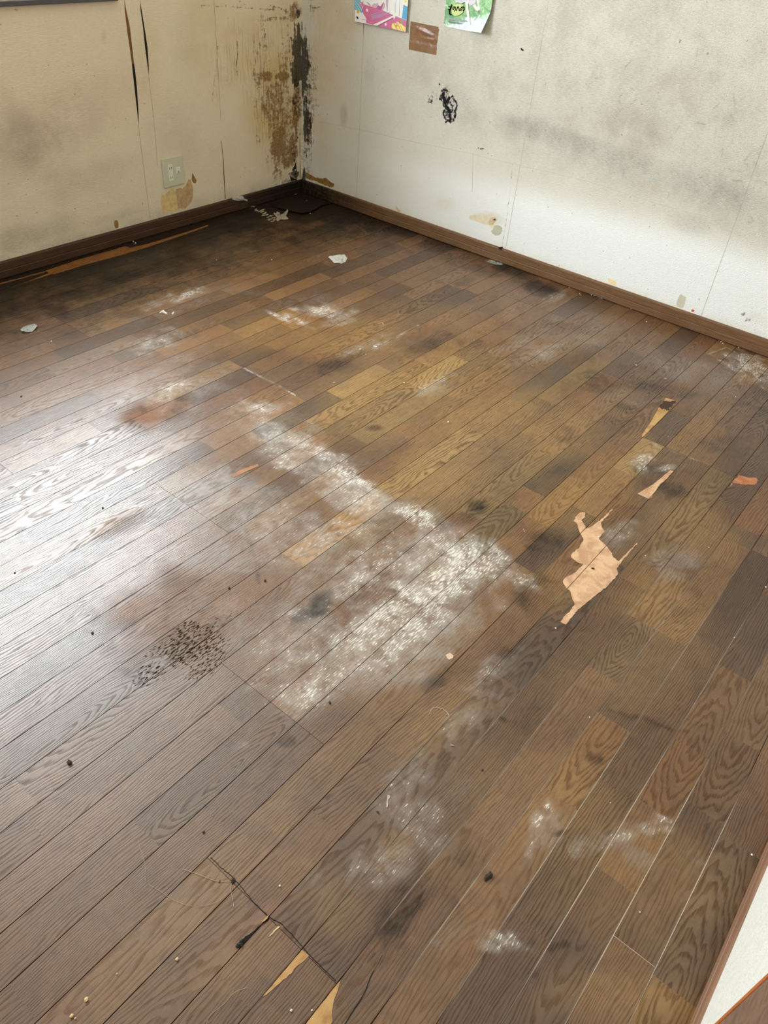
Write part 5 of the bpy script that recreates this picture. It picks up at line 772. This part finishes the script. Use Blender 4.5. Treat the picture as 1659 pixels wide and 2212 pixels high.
# green poster with a curled lower corner
def curl(y, z, c):
    d = max(0.0, (c['yr']-y)*0.55+(c['zb']-z)*0.75+0.030)
    return 0.0022+min(0.035, d*d*14)
GP = {'L': [(2.1366,0.9612),(2.1346,0.9087),(2.132,0.883),(2.1245,0.8726),(2.1154,0.8673)], 'B': [(2.1154,0.8673),(2.0592,0.87),(2.0019,0.8737),(1.961,0.8748)], 'Rr': [(1.9501,0.8774),(1.9354,0.883),(1.9201,0.9033),(1.9102,0.9273),(1.9084,0.9584),(1.9109,0.9886)]}
g_bl = GP['L'][1]; gy0 = GP['L'][0][0]
def green_poster():
    t = bpy.data.objects.new('wall_poster', None); COL.objects.link(t); t.location = (XR, GP['L'][0][0]-0.1, GP['B'][1][1])
    tag(t, 'green watercolour poster with black brushed lettering and a curled corner, right of the brown tape', 'poster')
    g = G('green_watercolour'); P = g.pos(); n = g.noise(P, 26.0, 5, 0.65, 0.6); n2 = g.noise(P, 60.0, 4, 0.6, 0.8); s = g.sep(P)
    c = g.mix(g.step(n, 0.38, 0.62), srgb(96, 150, 96), srgb(150, 190, 130)); c = g.mix(g.step(n2, 0.55, 0.68, 0, 0.7), c, srgb(206, 228, 190))
    low = g.step(g.M('ADD', g.M('ADD', s[2], g.M('MULTIPLY', n2, 0.09)), g.M('MULTIPLY', s[1], 0.25)), GP['B'][1][1]+0.085+0.25*(GP['L'][0][0]-0.08), GP['B'][1][1]+0.062+0.25*(GP['L'][0][0]-0.08))
    c = g.mix(low, c, g.mix(g.step(n, 0.42, 0.6), srgb(238, 244, 242), srgb(196, 222, 214)))
    mat = g.fin(c, 0.4, 0.4)
    yl = GP['L'][1][0]; yr = GP['Rr'][-1][0]-0.003; zb = sum(p[1] for p in GP['B'])/4-0.001; zt = zb+0.29
    NU, NV = 26, 34; v = []; f = []
    for j in range(NV):
        for i in range(NU):
            a = i/(NU-1); b = (j/(NV-1))**1.8; y = yl+(yr-yl)*a; z = zb+(zt-zb)*b
            # lower right corner rolls towards the room, lower left is clipped
            k = (a-0.80)*1.3+(0.16-b)*2.0
            d = 0.0025; kk = max(0.0, k)
            if kk > 0: d += 0.030*min(kk, 0.6)**1.3*1.7; y += 0.030*kk; z += 0.012*kk
            d += 0.010*a*a
            if a < 0.06 and b < 0.03: z += 0.006*(1-a/0.06)
            v.append((XR-d, y, z))
    for j in range(NV-1):
        for i in range(NU-1):
            q = j*NU+i; f.append((q, q+1, q+NU+1, q+NU))
    m = len(v); v += [(a+0.0006, b, c) for a, b, c in v]; f += [tuple(m+x for x in reversed(q)) for q in f]
    o = mesh_obj('sheet', v, f, mat, smooth=True); o.location = -t.location; o.parent = t
    def lay(name, plane_pts, col, k=0, d=0.0078):
        mm = plain('ink_'+name, srgb(*col), 0.8, 0.05, 80); q = slab(name, 'R', plane_pts, d+0.0002*k, d+0.0002*(k+1), mm); q.location = -t.location; q.parent = t
    def stroke(name, pts, w, col, k=0, d=0.0078):
        mm = bpy.data.materials.get('ink_'+name) or plain('ink_'+name, srgb(*col), 0.85, 0.05, 80, spec=0.1)
        q = ribbon(name, 'R', spline(pts, 5), w, d+0.0002*k-0.002, d+0.0002*(k+1), mm); q.location = -t.location; q.parent = t
    lay('yellow_glow', [(2.0986,0.943),(2.0818,0.9534),(2.0611,0.9576),(2.0453,0.9537),(2.0389,0.942),(2.0443,0.9288),(2.0609,0.9182),(2.0816,0.913),(2.0947,0.9182),(2.1012,0.93)], (196, 208, 134), -1)
    lay('pale_leg', [(2.0394,0.9689),(2.0241,0.9707),(2.0189,0.9486),(2.0119,0.9308),(2.0244,0.9281),(2.0292,0.9474)], (240, 220, 206), 0)
    lay('white_sock', [(2.0234,0.9276),(2.0118,0.9304),(2.0045,0.9086),(1.9992,0.8956),(2.0041,0.8939),(2.013,0.9054)], (240, 240, 240), 1)
    lay('pale_leg', [(1.9855,0.9794),(1.9768,0.9805),(1.9707,0.9628),(1.9661,0.949),(1.9716,0.9431),(1.9874,0.9484),(1.9983,0.9594),(1.9906,0.9665),(1.9768,0.9559),(1.9768,0.9641)], (240, 220, 206), 0)
    lay('dark_shoe', [(1.9719,0.9451),(1.9659,0.948),(1.956,0.9358),(1.9582,0.9313),(1.9661,0.9376)], (104, 104, 92), 1)
    lay('grey_skirt', [(2.0871,0.9674),(1.9869,0.9793),(1.988,0.9689),(2.0015,0.9611),(2.0125,0.9556),(2.0198,0.963),(2.0385,0.967),(2.0553,0.9587),(2.0708,0.961),(2.0826,0.9586)], (206, 202, 208), -1)
    lay('grey_skirt', [(1.9782,0.9803),(1.9552,0.983),(1.962,0.972),(1.9717,0.9688)], (206, 202, 208), -1)
    for L in ([(2.1169,0.9004),(2.1081,0.9037),(2.0955,0.9031),(2.0587,0.9047),(2.0223,0.9063),(2.0171,0.9028),(2.0515,0.8982),(2.0824,0.8985),(2.1133,0.897)],):
        lay('small_print_line', L, (150, 160, 160), 0)
    for L in ([(2.1155,0.8909),(2.0721,0.8923),(2.0385,0.8936)], [(2.112,0.8881),(2.0747,0.8892),(2.0441,0.8903)]): stroke('small_print', L, 0.0012, (120, 130, 130))
    # the brushed black title
    BL = (18, 16, 16)
    stroke('title_stroke', [(2.1022,0.9505),(2.1047,0.9423),(2.1085,0.9312),(2.1103,0.9225),(2.1069,0.9162),(2.0987,0.9159)], 0.0042, BL, 2)
    stroke('title_stroke', [(2.1175,0.9411),(2.1091,0.9413),(2.0987,0.9434)], 0.0034, BL, 2)
    stroke('title_stroke', [(2.1168,0.9302),(2.1107,0.9314),(2.1034,0.934)], 0.0036, BL, 2)
    stroke('title_stroke', [(2.0856,0.9425),(2.0886,0.9379),(2.0926,0.9343),(2.0943,0.9393),(2.0895,0.9437),(2.0827,0.9433),(2.0804,0.9368),(2.0856,0.9288)], 0.0036, BL, 2)
    stroke('title_stroke', [(2.0758,0.9311),(2.0729,0.9399),(2.0708,0.946),(2.0667,0.9448),(2.0627,0.939),(2.0565,0.9325)], 0.0042, BL, 2)
    stroke('title_stroke', [(2.0647,0.9342),(2.0615,0.9371)], 0.0026, BL, 2)
    stroke('title_stroke', [(2.0471,0.9462),(2.0487,0.9408),(2.0531,0.9361),(2.055,0.9421),(2.0504,0.9479),(2.0429,0.9482),(2.0399,0.9429),(2.0438,0.9351)], 0.0038, BL, 2)
    # white petals along the bottom and right
    rnd = random.Random(4); pm = plain('white_petals', srgb(240, 244, 240), 0.5, 0.03)
    for cx, cy, r_ in () and [(1.9323,0.9243),(1.9231,0.9379),(1.9598,0.8956),(1.9558,0.9066),(1.9649,0.8907),(1.9917,0.8892)] and [(p[0], p[1], 0.016) for p in [(1.9323,0.9243),(1.9242,0.9357),(1.9583,0.8958),(1.9529,0.907),(1.9884,0.8875)]]:
        for k in range(8):
            a = k*math.pi/4+rnd.uniform(-.2, .2); L = r_*rnd.uniform(.5, .9)
            stroke('petal', [(cx, cy), (cx+L*.5*math.cos(a), cy+L*.5*math.sin(a)), (cx+L*math.cos(a), cy+L*math.sin(a))], [0.0015,0.002,0.003,0.004,0.0045,0.0045,0.004,0.003,0.002,0.0015,0.001], (240, 244, 240), 0, 0.012)
green_poster()

# brown tape, two strips side by side
def tape():
    c = [(2.3096,0.8645),(2.157,0.864),(2.1621,0.7621),(2.3079,0.7611)]
    g = G('brown_packing_tape'); P = g.pos(); n = g.noise(P, 25.0, 3, 0.6, 1.0)
    mat = g.fin(g.mix(g.step(n, 0.4, 0.6), srgb(128, 92, 62), srgb(140, 102, 70)), 0.28, 0.5, g.bump(n, 0.5, 0.004))
    NU, NV = 30, 26; v = []; f = []; rnd = random.Random(2); jl = [rnd.uniform(-.0008, .0008) for _ in range(NV)]
    for j in range(NV):
        b = j/(NV-1)
        for i in range(NU):
            a = i/(NU-1); top = [c[0][k]*(1-a)+c[1][k]*a for k in (0, 1)]; bot = [c[3][k]*(1-a)+c[2][k]*a for k in (0, 1)]
            y = top[0]*(1-b)+bot[0]*b; z = top[1]*(1-b)+bot[1]*b
            if i == NU-1: y += jl[j]*2+(0.003 if b < 0.12 else 0)-(0.002 if b > .9 else 0)
            d = 0.0008+0.0035*math.exp(-((b-0.22-0.25*(a-.3))/0.07)**2)*math.exp(-((a-0.5)/0.3)**2)+0.0022*math.exp(-((b-0.5+0.25*(a-.6)**2)/0.05)**2)*math.exp(-((a-0.72)/0.2)**2)
            d += 0.0009*(1 if b > 0.66 else 0)*(1-math.exp(-((b-0.66)/0.03)**2))
            v.append((XR-d, y, z))
    for j in range(NV-1):
        for i in range(NU-1): q = j*NU+i; f.append((q, q+1, q+NU+1, q+NU))
    m = len(v); v += [(a+0.0004, b, c_) for a, b, c_ in v]; f += [tuple(m+x for x in reversed(q)) for q in f]
    o = mesh_obj('tape_patch', v, f, mat, smooth=True)
    tag(o, 'square of shiny brown packing tape stuck on the wall between the two posters', 'tape')
tape()

# ------------------------------------------------------------------ litter on the floor
paper = plain('torn_white_paper', srgb(236, 232, 220), 0.8, 0.06, 120, 0.001)
paper2 = plain('torn_cream_paper', srgb(214, 200, 174), 0.85, 0.12, 120, 0.001)
def scrap(name, outline, h, mat, seed, label, cat='paper scrap', base=0.0009, fold=1.0):
    """crumpled flake with the given outline on the floor"""
    rnd = random.Random(seed); cx = sum(p[0] for p in outline)/len(outline); cy = sum(p[1] for p in outline)/len(outline)
    bm = bmesh.new(); rings = []; n = len(outline); K = 5
    for k in range(K):
        t = 1-k/K; ring = []
        for (x, y) in outline:
            z = base+h*rnd.uniform(0.05, 1)*(0.35+0.65*math.sin(t*2.6+seed)**2)*fold
            ring.append(bm.verts.new((cx+(x-cx)*t, cy+(y-cy)*t, z)))
        rings.append(ring)
    c = bm.verts.new((cx, cy, base+h*rnd.uniform(.2, .8)))
    for k in range(K-1):
        for i in range(n): j = (i+1) % n; bm.faces.new((rings[k][i], rings[k][j], rings[k+1][j], rings[k+1][i]))
    for i in range(n): bm.faces.new((rings[-1][i], rings[-1][(i+1) % n], c))
    lowz = min(v.co.z for v in bm.verts)
    for v in bm.verts: v.co.z -= lowz-base
    r = bmesh.ops.solidify(bm, geom=bm.faces[:], thickness=-0.0006)
    bmesh.ops.translate(bm, verts=bm.verts[:], vec=(-cx, -cy, 0))
    o = bm_obj(name, bm, mat); o.location = (cx, cy, 0); tag(o, label, cat); return o
scrap('paper_scrap', [(2.494,2.2436),(2.5171,2.2365),(2.5512,2.2264),(2.5686,2.2113),(2.5457,2.1734),(2.5132,2.1573),(2.4876,2.1546),(2.4721,2.1607),(2.4622,2.1792),(2.4783,2.2064)], 0.011, paper, 3, 'white torn paper scrap with a folded end lying alone on the dark floor')
scrap('plaster_flake', [(1.1618,2.509),(1.1768,2.5171),(1.195,2.517),(1.216,2.511),(1.2185,2.4951),(1.205,2.4798),(1.1859,2.4754),(1.1701,2.476),(1.1602,2.483),(1.1566,2.4951)], 0.009, plain('grey_white_flake', srgb(206,204,198), 0.8, 0.1, 120, 0.001), 5, 'greyish white flake on the dark floor at the left edge, below the left wall', 'flake')
scrap('paper_scrap', [(1.6007,2.2969),(1.6232,2.3088),(1.6312,2.3064),(1.6271,2.2971),(1.6235,2.276),(1.6157,2.2703),(1.614,2.2847),(1.6135,2.2965)], 0.002, paper, 7, 'small curved bright white scrap on the worn floor left of centre')
scrap('paper_scrap', [(1.6312,2.2609),(1.644,2.2686),(1.649,2.269),(1.6418,2.2593),(1.6298,2.2525)], 0.002, paper, 9, 'tiny bright white scrap just right of the curved one')
# scrap caught on top of the left baseboard
def baseboard_scrap():
    P = [(2.5523,0.0711),(2.5621,0.0715),(2.5691,0.0769),(2.5963,0.0735),(2.6127,0.0703),(2.629,0.065),(2.6339,0.0539),(2.6476,0.0491),(2.6584,0.0408),(2.6541,0.0359),(2.6389,0.0448),(2.6223,0.0481),(2.5946,0.0505),(2.5731,0.0581),(2.5599,0.0636)]
    rnd = random.Random(6); cx = sum(p[0] for p in P)/len(P); cz = sum(p[1] for p in P)/len(P); bm = bmesh.new(); n = len(P); rg = []
    for t in (1, .7, .4): rg.append([bm.verts.new((cx+(x-cx)*t-cx, YL-0.0135-rnd.uniform(0, .005)*(1.4-t)-YL, cz+(z-cz)*t-cz)) for x, z in P])
    c = bm.verts.new((0, -0.018, 0))
    for k in (0, 1):
        for i in range(n): bm.faces.new((rg[k][i], rg[k][(i+1) % n], rg[k+1][(i+1) % n], rg[k+1][i]))
    for i in range(n): bm.faces.new((rg[2][i], rg[2][(i+1) % n], c))
    bmesh.ops.solidify(bm, geom=bm.faces[:], thickness=0.0006)
    o = bm_obj('paper_scrap', bm, paper); o.location = (cx, YL, cz)
    tag(o, 'crumpled white scrap of wallpaper clinging to the left baseboard', 'paper scrap')
baseboard_scrap()
# ragged wad of torn paper near the corner, with a trail of shreds
shreds = [(2.6911,2.9421),(2.6743,2.903),(2.6811,2.8739),(2.6978,2.8762),(2.6662,2.8313),(2.6447,2.8179),(2.6617,2.8118),(2.64,2.7835),(2.6604,2.7897),(2.6363,2.7561),(2.6582,2.7609),(2.6408,2.7374),(2.6284,2.7626),(2.6836,2.8405),(2.6662,2.8703),(2.6726,2.7874),(2.6649,2.887),(2.6218,2.7529),(2.6222,2.7301),(2.6733,2.8567),(3.0081,2.9689),(2.9881,2.9586),(3.002,2.9442),(2.9734,2.8338)]
for k, (x, y) in enumerate(shreds):
    rnd = random.Random(100+k); n = 7; r0 = rnd.uniform(0.008, 0.017) if k else 0.016; a0 = rnd.uniform(0, 3)
    if k >= 20: r0 *= 0.7
    ol = [(x+r0*rnd.uniform(.4, 1.3)*math.cos(a0+i*2*math.pi/n), y+0.5*r0*rnd.uniform(.4, 1.3)*math.sin(a0+i*2*math.pi/n)) for i in range(n)]
    near = 'tiny cream paper shred scattered on the dark floor by the far corner'
    o = scrap('paper_shred', ol, 0.003, paper2, 200+k, near, 'paper scrap'); o['group'] = 'paper shreds trailing towards the corner'
scrap('paper_wad', [(2.7,2.8037),(2.697,2.7829),(2.7274,2.8048),(2.7254,2.7909),(2.6983,2.7664),(2.7196,2.7644),(2.7411,2.7624),(2.773,2.7835),(2.7911,2.7973),(2.7853,2.7815),(2.745,2.7515),(2.7188,2.7342),(2.7073,2.7054),(2.6883,2.6952),(2.6757,2.7087),(2.6562,2.7066),(2.6387,2.712),(2.643,2.728),(2.6725,2.7492)], 0.011, paper2, 12, 'crumpled wad of torn cream wallpaper on the dark floor near the corner')

# crumbs: one model, copied
def pebble(name, mat, seed, r=1.0, sx=1.0):
    bm = bmesh.new(); bmesh.ops.create_icosphere(bm, subdivisions=2, radius=r); rnd = random.Random(seed)
    for v in bm.verts: v.co *= rnd.uniform(0.72, 1.15); v.co.x *= sx; v.co.z *= 0.62
    lo = min(v.co.z for v in bm.verts)
    for v in bm.verts: v.co.z -= lo
    return bm_obj(name, bm, mat)
white_m = plain('white_crumb', srgb(240, 238, 230), 0.7); tan_m = plain('tan_crumb', srgb(206, 176, 128), 0.8); dk_m = plain('dark_crumb', srgb(46, 36, 28), 0.8, 0.3, 300)
crumb0 = pebble('white_crumb', white_m, 1); used = False
def put(proto, first, x, y, r, label, cat, group=None, rz=0.0, z=0.0004):
    o = proto if first else proto.copy()
    if not first: COL.objects.link(o)
    o.location = (x, y, z); o.scale = (r, r, r); o.rotation_euler = (0, 0, rz); tag(o, label, cat, group); return o
rnd = random.Random(77)
field = [
 (*[(2.1016,2.5439)][0], 0.0022, 'white crumb on the dark floor midway between the orange bare strip and the worn patches'),
 (*[(2.2824,2.3872)][0], 0.0028, 'white crumb on the dark boards left of the lone paper scrap'),
 (*[(2.8451,2.6879)][0], 0.003, 'white crumb right beside the raised veneer edge in the far corner'),
 (*[(1.8691,1.3179)][0], 0.0028, 'bright white crumb on the swirling golden grain, centre of the upper floor'),
 (*[(1.7779,1.0661)][0], 0.003, 'large oval white crumb right of the swirling golden grain'),
 (*[(2.6016,0.7887)][0], 0.0024, 'white crumb on a board joint above the wedge of bare wood'),
 (*[(2.6518,0.4279)][0], 0.002, 'white crumb on the boards below the white scuffs by the right baseboard'),
 (*[(1.609,0.4434)][0], 0.0026, 'white crumb on the neck of the large bare wood patch'),
 (*[(1.6287,0.3151)][0], 0.0015, 'pinprick white crumb just right of the large bare wood patch'),
 (*[(1.2366,0.3677)][0], 0.0022, 'white crumb just below the lower tip of the large bare wood patch'),
 (*[(1.7361,0.0306)][0], 0.0022, 'white crumb in a board joint at the right edge of the picture'),
 (*[(0.3931,0.4327)][0], 0.0018, 'white crumb on the golden board above the cracked plank'),
 (*[(0.2734,0.288)][0], 0.002, 'white crumb between the two bare strips at the bottom, the left of a pair'),
 (*[(0.294,0.2641)][0], 0.0014, 'smaller white crumb between the two bare strips at the bottom, the right of a pair'),
 (*[(0.764,-0.0621)][0], 0.0013, 'tiny white crumb on the long plain boards at the lower right'),
 (*[(2.3081,1.0662)][0], 0.0014, 'tiny white crumb on the greyish boards between the golden area and the right baseboard'),
 (*[(2.3167,1.328)][0], 0.0015, 'tiny white crumb on the greyish boards in the upper middle of the floor'),
 (*[(1.6986,1.4889)][0], 0.0018, 'small white crumb at the left end of the light gold board piece'),
 (*[(2.2268,0.5036)][0], 0.0012, 'tiny white crumb right of the tip of the wedge of bare wood'),
 (*[(1.7832,0.1993)][0], 0.0013, 'tiny white crumb on the bluish grey haze at the right'),
 (*[(1.0651,0.19)][0], 0.0013, 'tiny white crumb above the long brown streak at the lower right'),
 (*[(1.5063,0.0322)][0], 0.0017, 'white crumb in a joint high on the right side, below the dark board'),
 (*[(0.9154,0.0681)][0], 0.0012, 'tiny white crumb between two whitish smears at the lower right'),
 (*[(1.1927,2.3684)][0], 0.0022, 'small white crumb just below the grey white flake at the left'),
 (*[(0.8695,0.8891)][0], 0.0013, 'tiny white crumb left of the black stain in the powdery area'),
 (*[(1.9281,1.5416)][0], 0.0016, 'small white crumb above the light gold board piece')]
for k, (x, y, r, lb) in enumerate(field):
    put(crumb0, k == 0, x, y, r, lb, 'crumb', None, rnd.uniform(0, 3))
edge = [(3.0491,1.3138),(3.022,1.247),(3.0155,1.2384),(3.0517,1.2057),(3.0565,1.1928),(3.0531,1.1757),(3.052,1.168),(3.0537,1.1608),(3.054,1.1548),(3.0525,1.0188),(2.9862,0.9186),(3.0572,0.8981),(3.0582,0.8469),(3.0694,0.7279),(3.0578,0.6833),(3.0427,0.6232),(3.0368,0.6141),(3.0492,0.5541)]
for k, (x, y) in enumerate(edge):
    put(crumb0, False, x, y, rnd.uniform(0.0015, 0.0027), 'small white crumb lying along the foot of the right baseboard', 'crumb', 'white crumbs along the right baseboard', rnd.uniform(0, 3))
put(crumb0, False, *[(0.9968,-0.1783)][0], 0.0022, 'small white crumb beside the near baseboard at the lower right', 'crumb')
for k, (x, y) in enumerate([(1.9631,2.9402),(1.9591,2.9183)]):
    put(crumb0, False, x, y, 0.0032, 'small white crumb at the foot of the left baseboard', 'crumb', 'two white crumbs by the left baseboard', rnd.uniform(0, 3))
tan0 = pebble('tan_crumb', tan_m, 3)
for k, (x, y, r, lb) in enumerate([(*p, r, lb) for p, r, lb in zip([(0.0843,0.532),(0.0577,0.5305),(0.2075,0.474),(0.0595,0.5238),(0.1347,0.5272)], (0.0034, 0.0028, 0.0026, 0.0014, 0.0013),
        ('largest tan crumb near the lower left corner of the floor', 'flattish tan crumb at the very bottom left', 'tan crumb standing alone on a board left of the cracked plank', 'minute tan grain beside the flattish crumb at the bottom left', 'minute pale grain upper right of the largest tan crumb'))]):
    put(tan0, k == 0, x, y, r, lb, 'crumb', None, rnd.uniform(0, 3))
dk0 = pebble('dark_pellet', dk_m, 5, 1.0, 1.5)
for k, (p, r, rz, lb) in enumerate(zip([(0.2948,0.8956),(0.7258,0.6212),(0.8823,0.9765),(0.8069,1.0207),(0.3708,0.602),(0.8093,0.2926),(0.7789,1.481),(0.5102,1.1359),(0.9275,2.1159),(0.4972,1.4261)], (0.0042, 0.0024, 0.0026, 0.0026, 0.0018, 0.0018, 0.0022, 0.0024, 0.0024, 0.0018), (1.4, 1.1, .4, .6, 0, 0, .3, .2, .4, 0),
        ('dark brown pellet standing on a bare stretch of floor at the lower left', 'dark elongated pellet below the whitish worn area', 'dark pellet right of the curved scuff marks in the left half', 'dark pellet on the grey shiny boards left of the curved scuff marks', 'small dark speck on the lower left boards above the long hair', 'small dark speck on the lower middle boards right of the thread loop', 'dark speck on a joint in the brightest part of the floor', 'dark speck on the dark ring stain at the left', 'dark speck on the lilac grey boards near the left edge, below the flake', 'dark speck at the left edge of the shining boards'))):
    put(dk0, k == 0, p[0], p[1], r, lb, 'pellet', None, rz)
# pale chips
scrap('wood_chip', [(0.8148,0.375),(0.8171,0.3708),(0.8155,0.3663),(0.8119,0.3695)], 0.002, paper2, 31, 'pale wood chip lying on the boards below the thread loop', 'chip')
scrap('wood_chip', [(0.6051,0.3965),(0.6073,0.3931),(0.6078,0.3871),(0.6044,0.3868),(0.6046,0.3914)], 0.003, plain('grey_chip', srgb(150,140,126)), 32, 'curled grey chip on the boards below the white paint spots', 'chip')
scrap('paint_fleck', [(0.6453,0.3995),(0.6468,0.3962),(0.6438,0.393),(0.6397,0.3937),(0.6348,0.3918),(0.6314,0.3875),(0.6246,0.384),(0.6241,0.3862),(0.6326,0.3926),(0.6393,0.3965)], 0.0008, plain('pinkish_white_paint', srgb(230,210,198)), 33, 'narrow pinkish white fleck of paint on the lower middle boards', 'paint fleck')
scrap('wood_chip', [(1.9958,1.565),(2.0027,1.5607),(2.0021,1.5501),(1.9951,1.5479),(1.9924,1.5571)], 0.002, paper, 34, 'small white sliver on the golden boards above the middle of the floor', 'chip')
scrap('paint_chip', [(0.7417,-0.2),(0.7454,-0.2032),(0.7422,-0.2067),(0.7372,-0.204)], 0.002, paper2, 35, 'small pale chip at the near baseboard on the lower right', 'chip')
scrap('paint_chip', [(2.5817,0.6731),(2.5931,0.669),(2.5887,0.6617),(2.577,0.6639)], 0.001, plain('pink_chip', srgb(214,170,146)), 36, 'small pinkish chip on the boards above the wedge of bare wood', 'chip')
scrap('paper_strip', [(3.0266,1.7129),(3.0374,1.6892),(3.0451,1.661),(3.0292,1.6535),(3.0152,1.68),(3.0125,1.7037)], 0.001, plain('grey_green_strip', srgb(170,176,164)), 37, 'thin grey green strip of paper in the dark patch at the right baseboard', 'paper scrap')
# dark clump of lint
def clump(name, x, y, r, n, seed, label, cat, mat=dk_m):
    bm = bmesh.new(); rr = random.Random(seed)
    for k in range(n):
        m = bmesh.ops.create_icosphere(bm, subdivisions=1, radius=r*rr.uniform(.18, .36)); a = rr.uniform(0, 6.28); d = r*rr.uniform(0, .9)
        sx = rr.uniform(.7, 1.8)
        for v in m['verts']: v.co.x *= sx; v.co *= rr.uniform(.8, 1.2); v.co.x += d*math.cos(a); v.co.y += .5*d*math.sin(a); v.co.z = abs(v.co.z)+0.0002
    o = bm_obj(name, bm, mat); o.location = (x, y, 0.0003); tag(o, label, cat); return o
clump('lint_clump', *[(0.6406,0.1694)][0], 0.011, 16, 3, 'ragged dark clump of lint on the boards right of the blackened stain', 'lint')
clump('dirt_clump', *[(0.285,0.4154)][0], 0.008, 14, 4, 'black clump of dirt at the lower end of the cracked plank', 'dirt')
clump('dirt_clump', *[(0.3453,0.4986)][0], 0.007, 12, 5, 'small black tuft of dirt and hairs on the board joint above the cracked plank', 'dirt')
clump('dirt_clump', *[(0.331,0.5151)][0], 0.003, 6, 6, 'tiny black crumb of dirt just left of the hairy tuft', 'dirt')
seedm = plain('black_seed', srgb(26, 18, 12), 0.4)
# threads and hairs
def thread(pts, r, mat, label, cat='hair', lift=0.0012, name='hair_strand'):
    P = spline(pts, 8); n = len(P); v = []; f = []
    for i, p in enumerate(P):
        a = P[max(0, i-1)]; b = P[min(n-1, i+1)]; L = math.hypot(b[0]-a[0], b[1]-a[1]) or 1; nx, ny = -(b[1]-a[1])/L, (b[0]-a[0])/L
        z = lift+0.0006*math.sin(i*0.9)
        for k in range(5):
            t = k*2*math.pi/5; v.append((p[0]-P[0][0]+nx*r*math.cos(t), p[1]-P[0][1]+ny*r*math.cos(t), z+r*math.sin(t)))
    for i in range(n-1):
        for k in range(5): q = i*5; f.append((q+k, q+(k+1) % 5, q+5+(k+1) % 5, q+5+k))
    o = mesh_obj(name, v, f, mat, smooth=True); o.location = (P[0][0], P[0][1], 0); tag(o, label, cat); return o
pale_hair = plain('pale_hair', srgb(190, 168, 140), 0.5); white_thr = plain('white_thread', srgb(220, 214, 204), 0.7)
thread([(0.2861,0.6769),(0.277,0.6559),(0.2687,0.6347),(0.2604,0.6201),(0.2503,0.6081)], 0.00022, pale_hair, 'thin pale hair curving across the boards at the lower left')
thread([(0.2505,0.5996),(0.2558,0.5784),(0.2613,0.5491),(0.2729,0.5221),(0.2878,0.5048),(0.3072,0.4926),(0.3273,0.4901)], 0.00022, pale_hair, 'long pale hair curving towards the hairy tuft of dirt')
thread([(0.3043,0.578),(0.3162,0.5499),(0.3274,0.5215),(0.3423,0.5033)], 0.0003, pale_hair, 'pale hair running into the left side of the hairy tuft')
thread([(0.3427,0.498),(0.3334,0.4888),(0.3253,0.4752),(0.3187,0.4657)], 0.0003, pale_hair, 'pale hair hanging below the hairy tuft')
thread([(0.2532,0.3599),(0.2401,0.3685),(0.2289,0.3718),(0.2172,0.3712),(0.2029,0.3738),(0.1859,0.3751),(0.1719,0.364)], 0.00022, pale_hair, 'fine winding hair on the boards left of the bare strip at the bottom')
thread([(0.8436,0.4473),(0.8506,0.4511),(0.8631,0.4507),(0.8699,0.442),(0.8727,0.4304),(0.8708,0.4209),(0.8656,0.4132)], 0.00035, white_thr, 'pale thread lying in an open loop on the lower middle boards', 'thread', name='thread')
thread([(1.4936,0.3899),(1.4899,0.3814),(1.4847,0.3721)], 0.0004, white_thr, 'short white fibre with a black seed on the large bare wood patch', 'thread', 0.0016, 'thread')
o = put(pebble('black_seed', seedm, 8, 1.0, 1.8), True, *[(1.4844,0.3972)][0], 0.0026, 'black seed lying on the large bare wood patch', 'seed', None, -1.2, 0.0009)
thread([(1.4936,0.6122),(1.4856,0.6015)], 0.0004, white_thr, 'tiny upright splinter of white fibre above the large bare patch', 'thread', name='thread')
thread([(1.2298,0.8803),(1.2427,0.8749),(1.2412,0.8657),(1.2313,0.8546)], 0.0004, pale_hair, 'short curled fibre on the boards beside the swirling grain', 'thread', name='thread')
thread([(2.1519,1.6652),(2.1687,1.6604),(2.1574,1.6441)], 0.0005, white_thr, 'small white fibre on the golden boards near the ring mark', 'thread', name='thread')
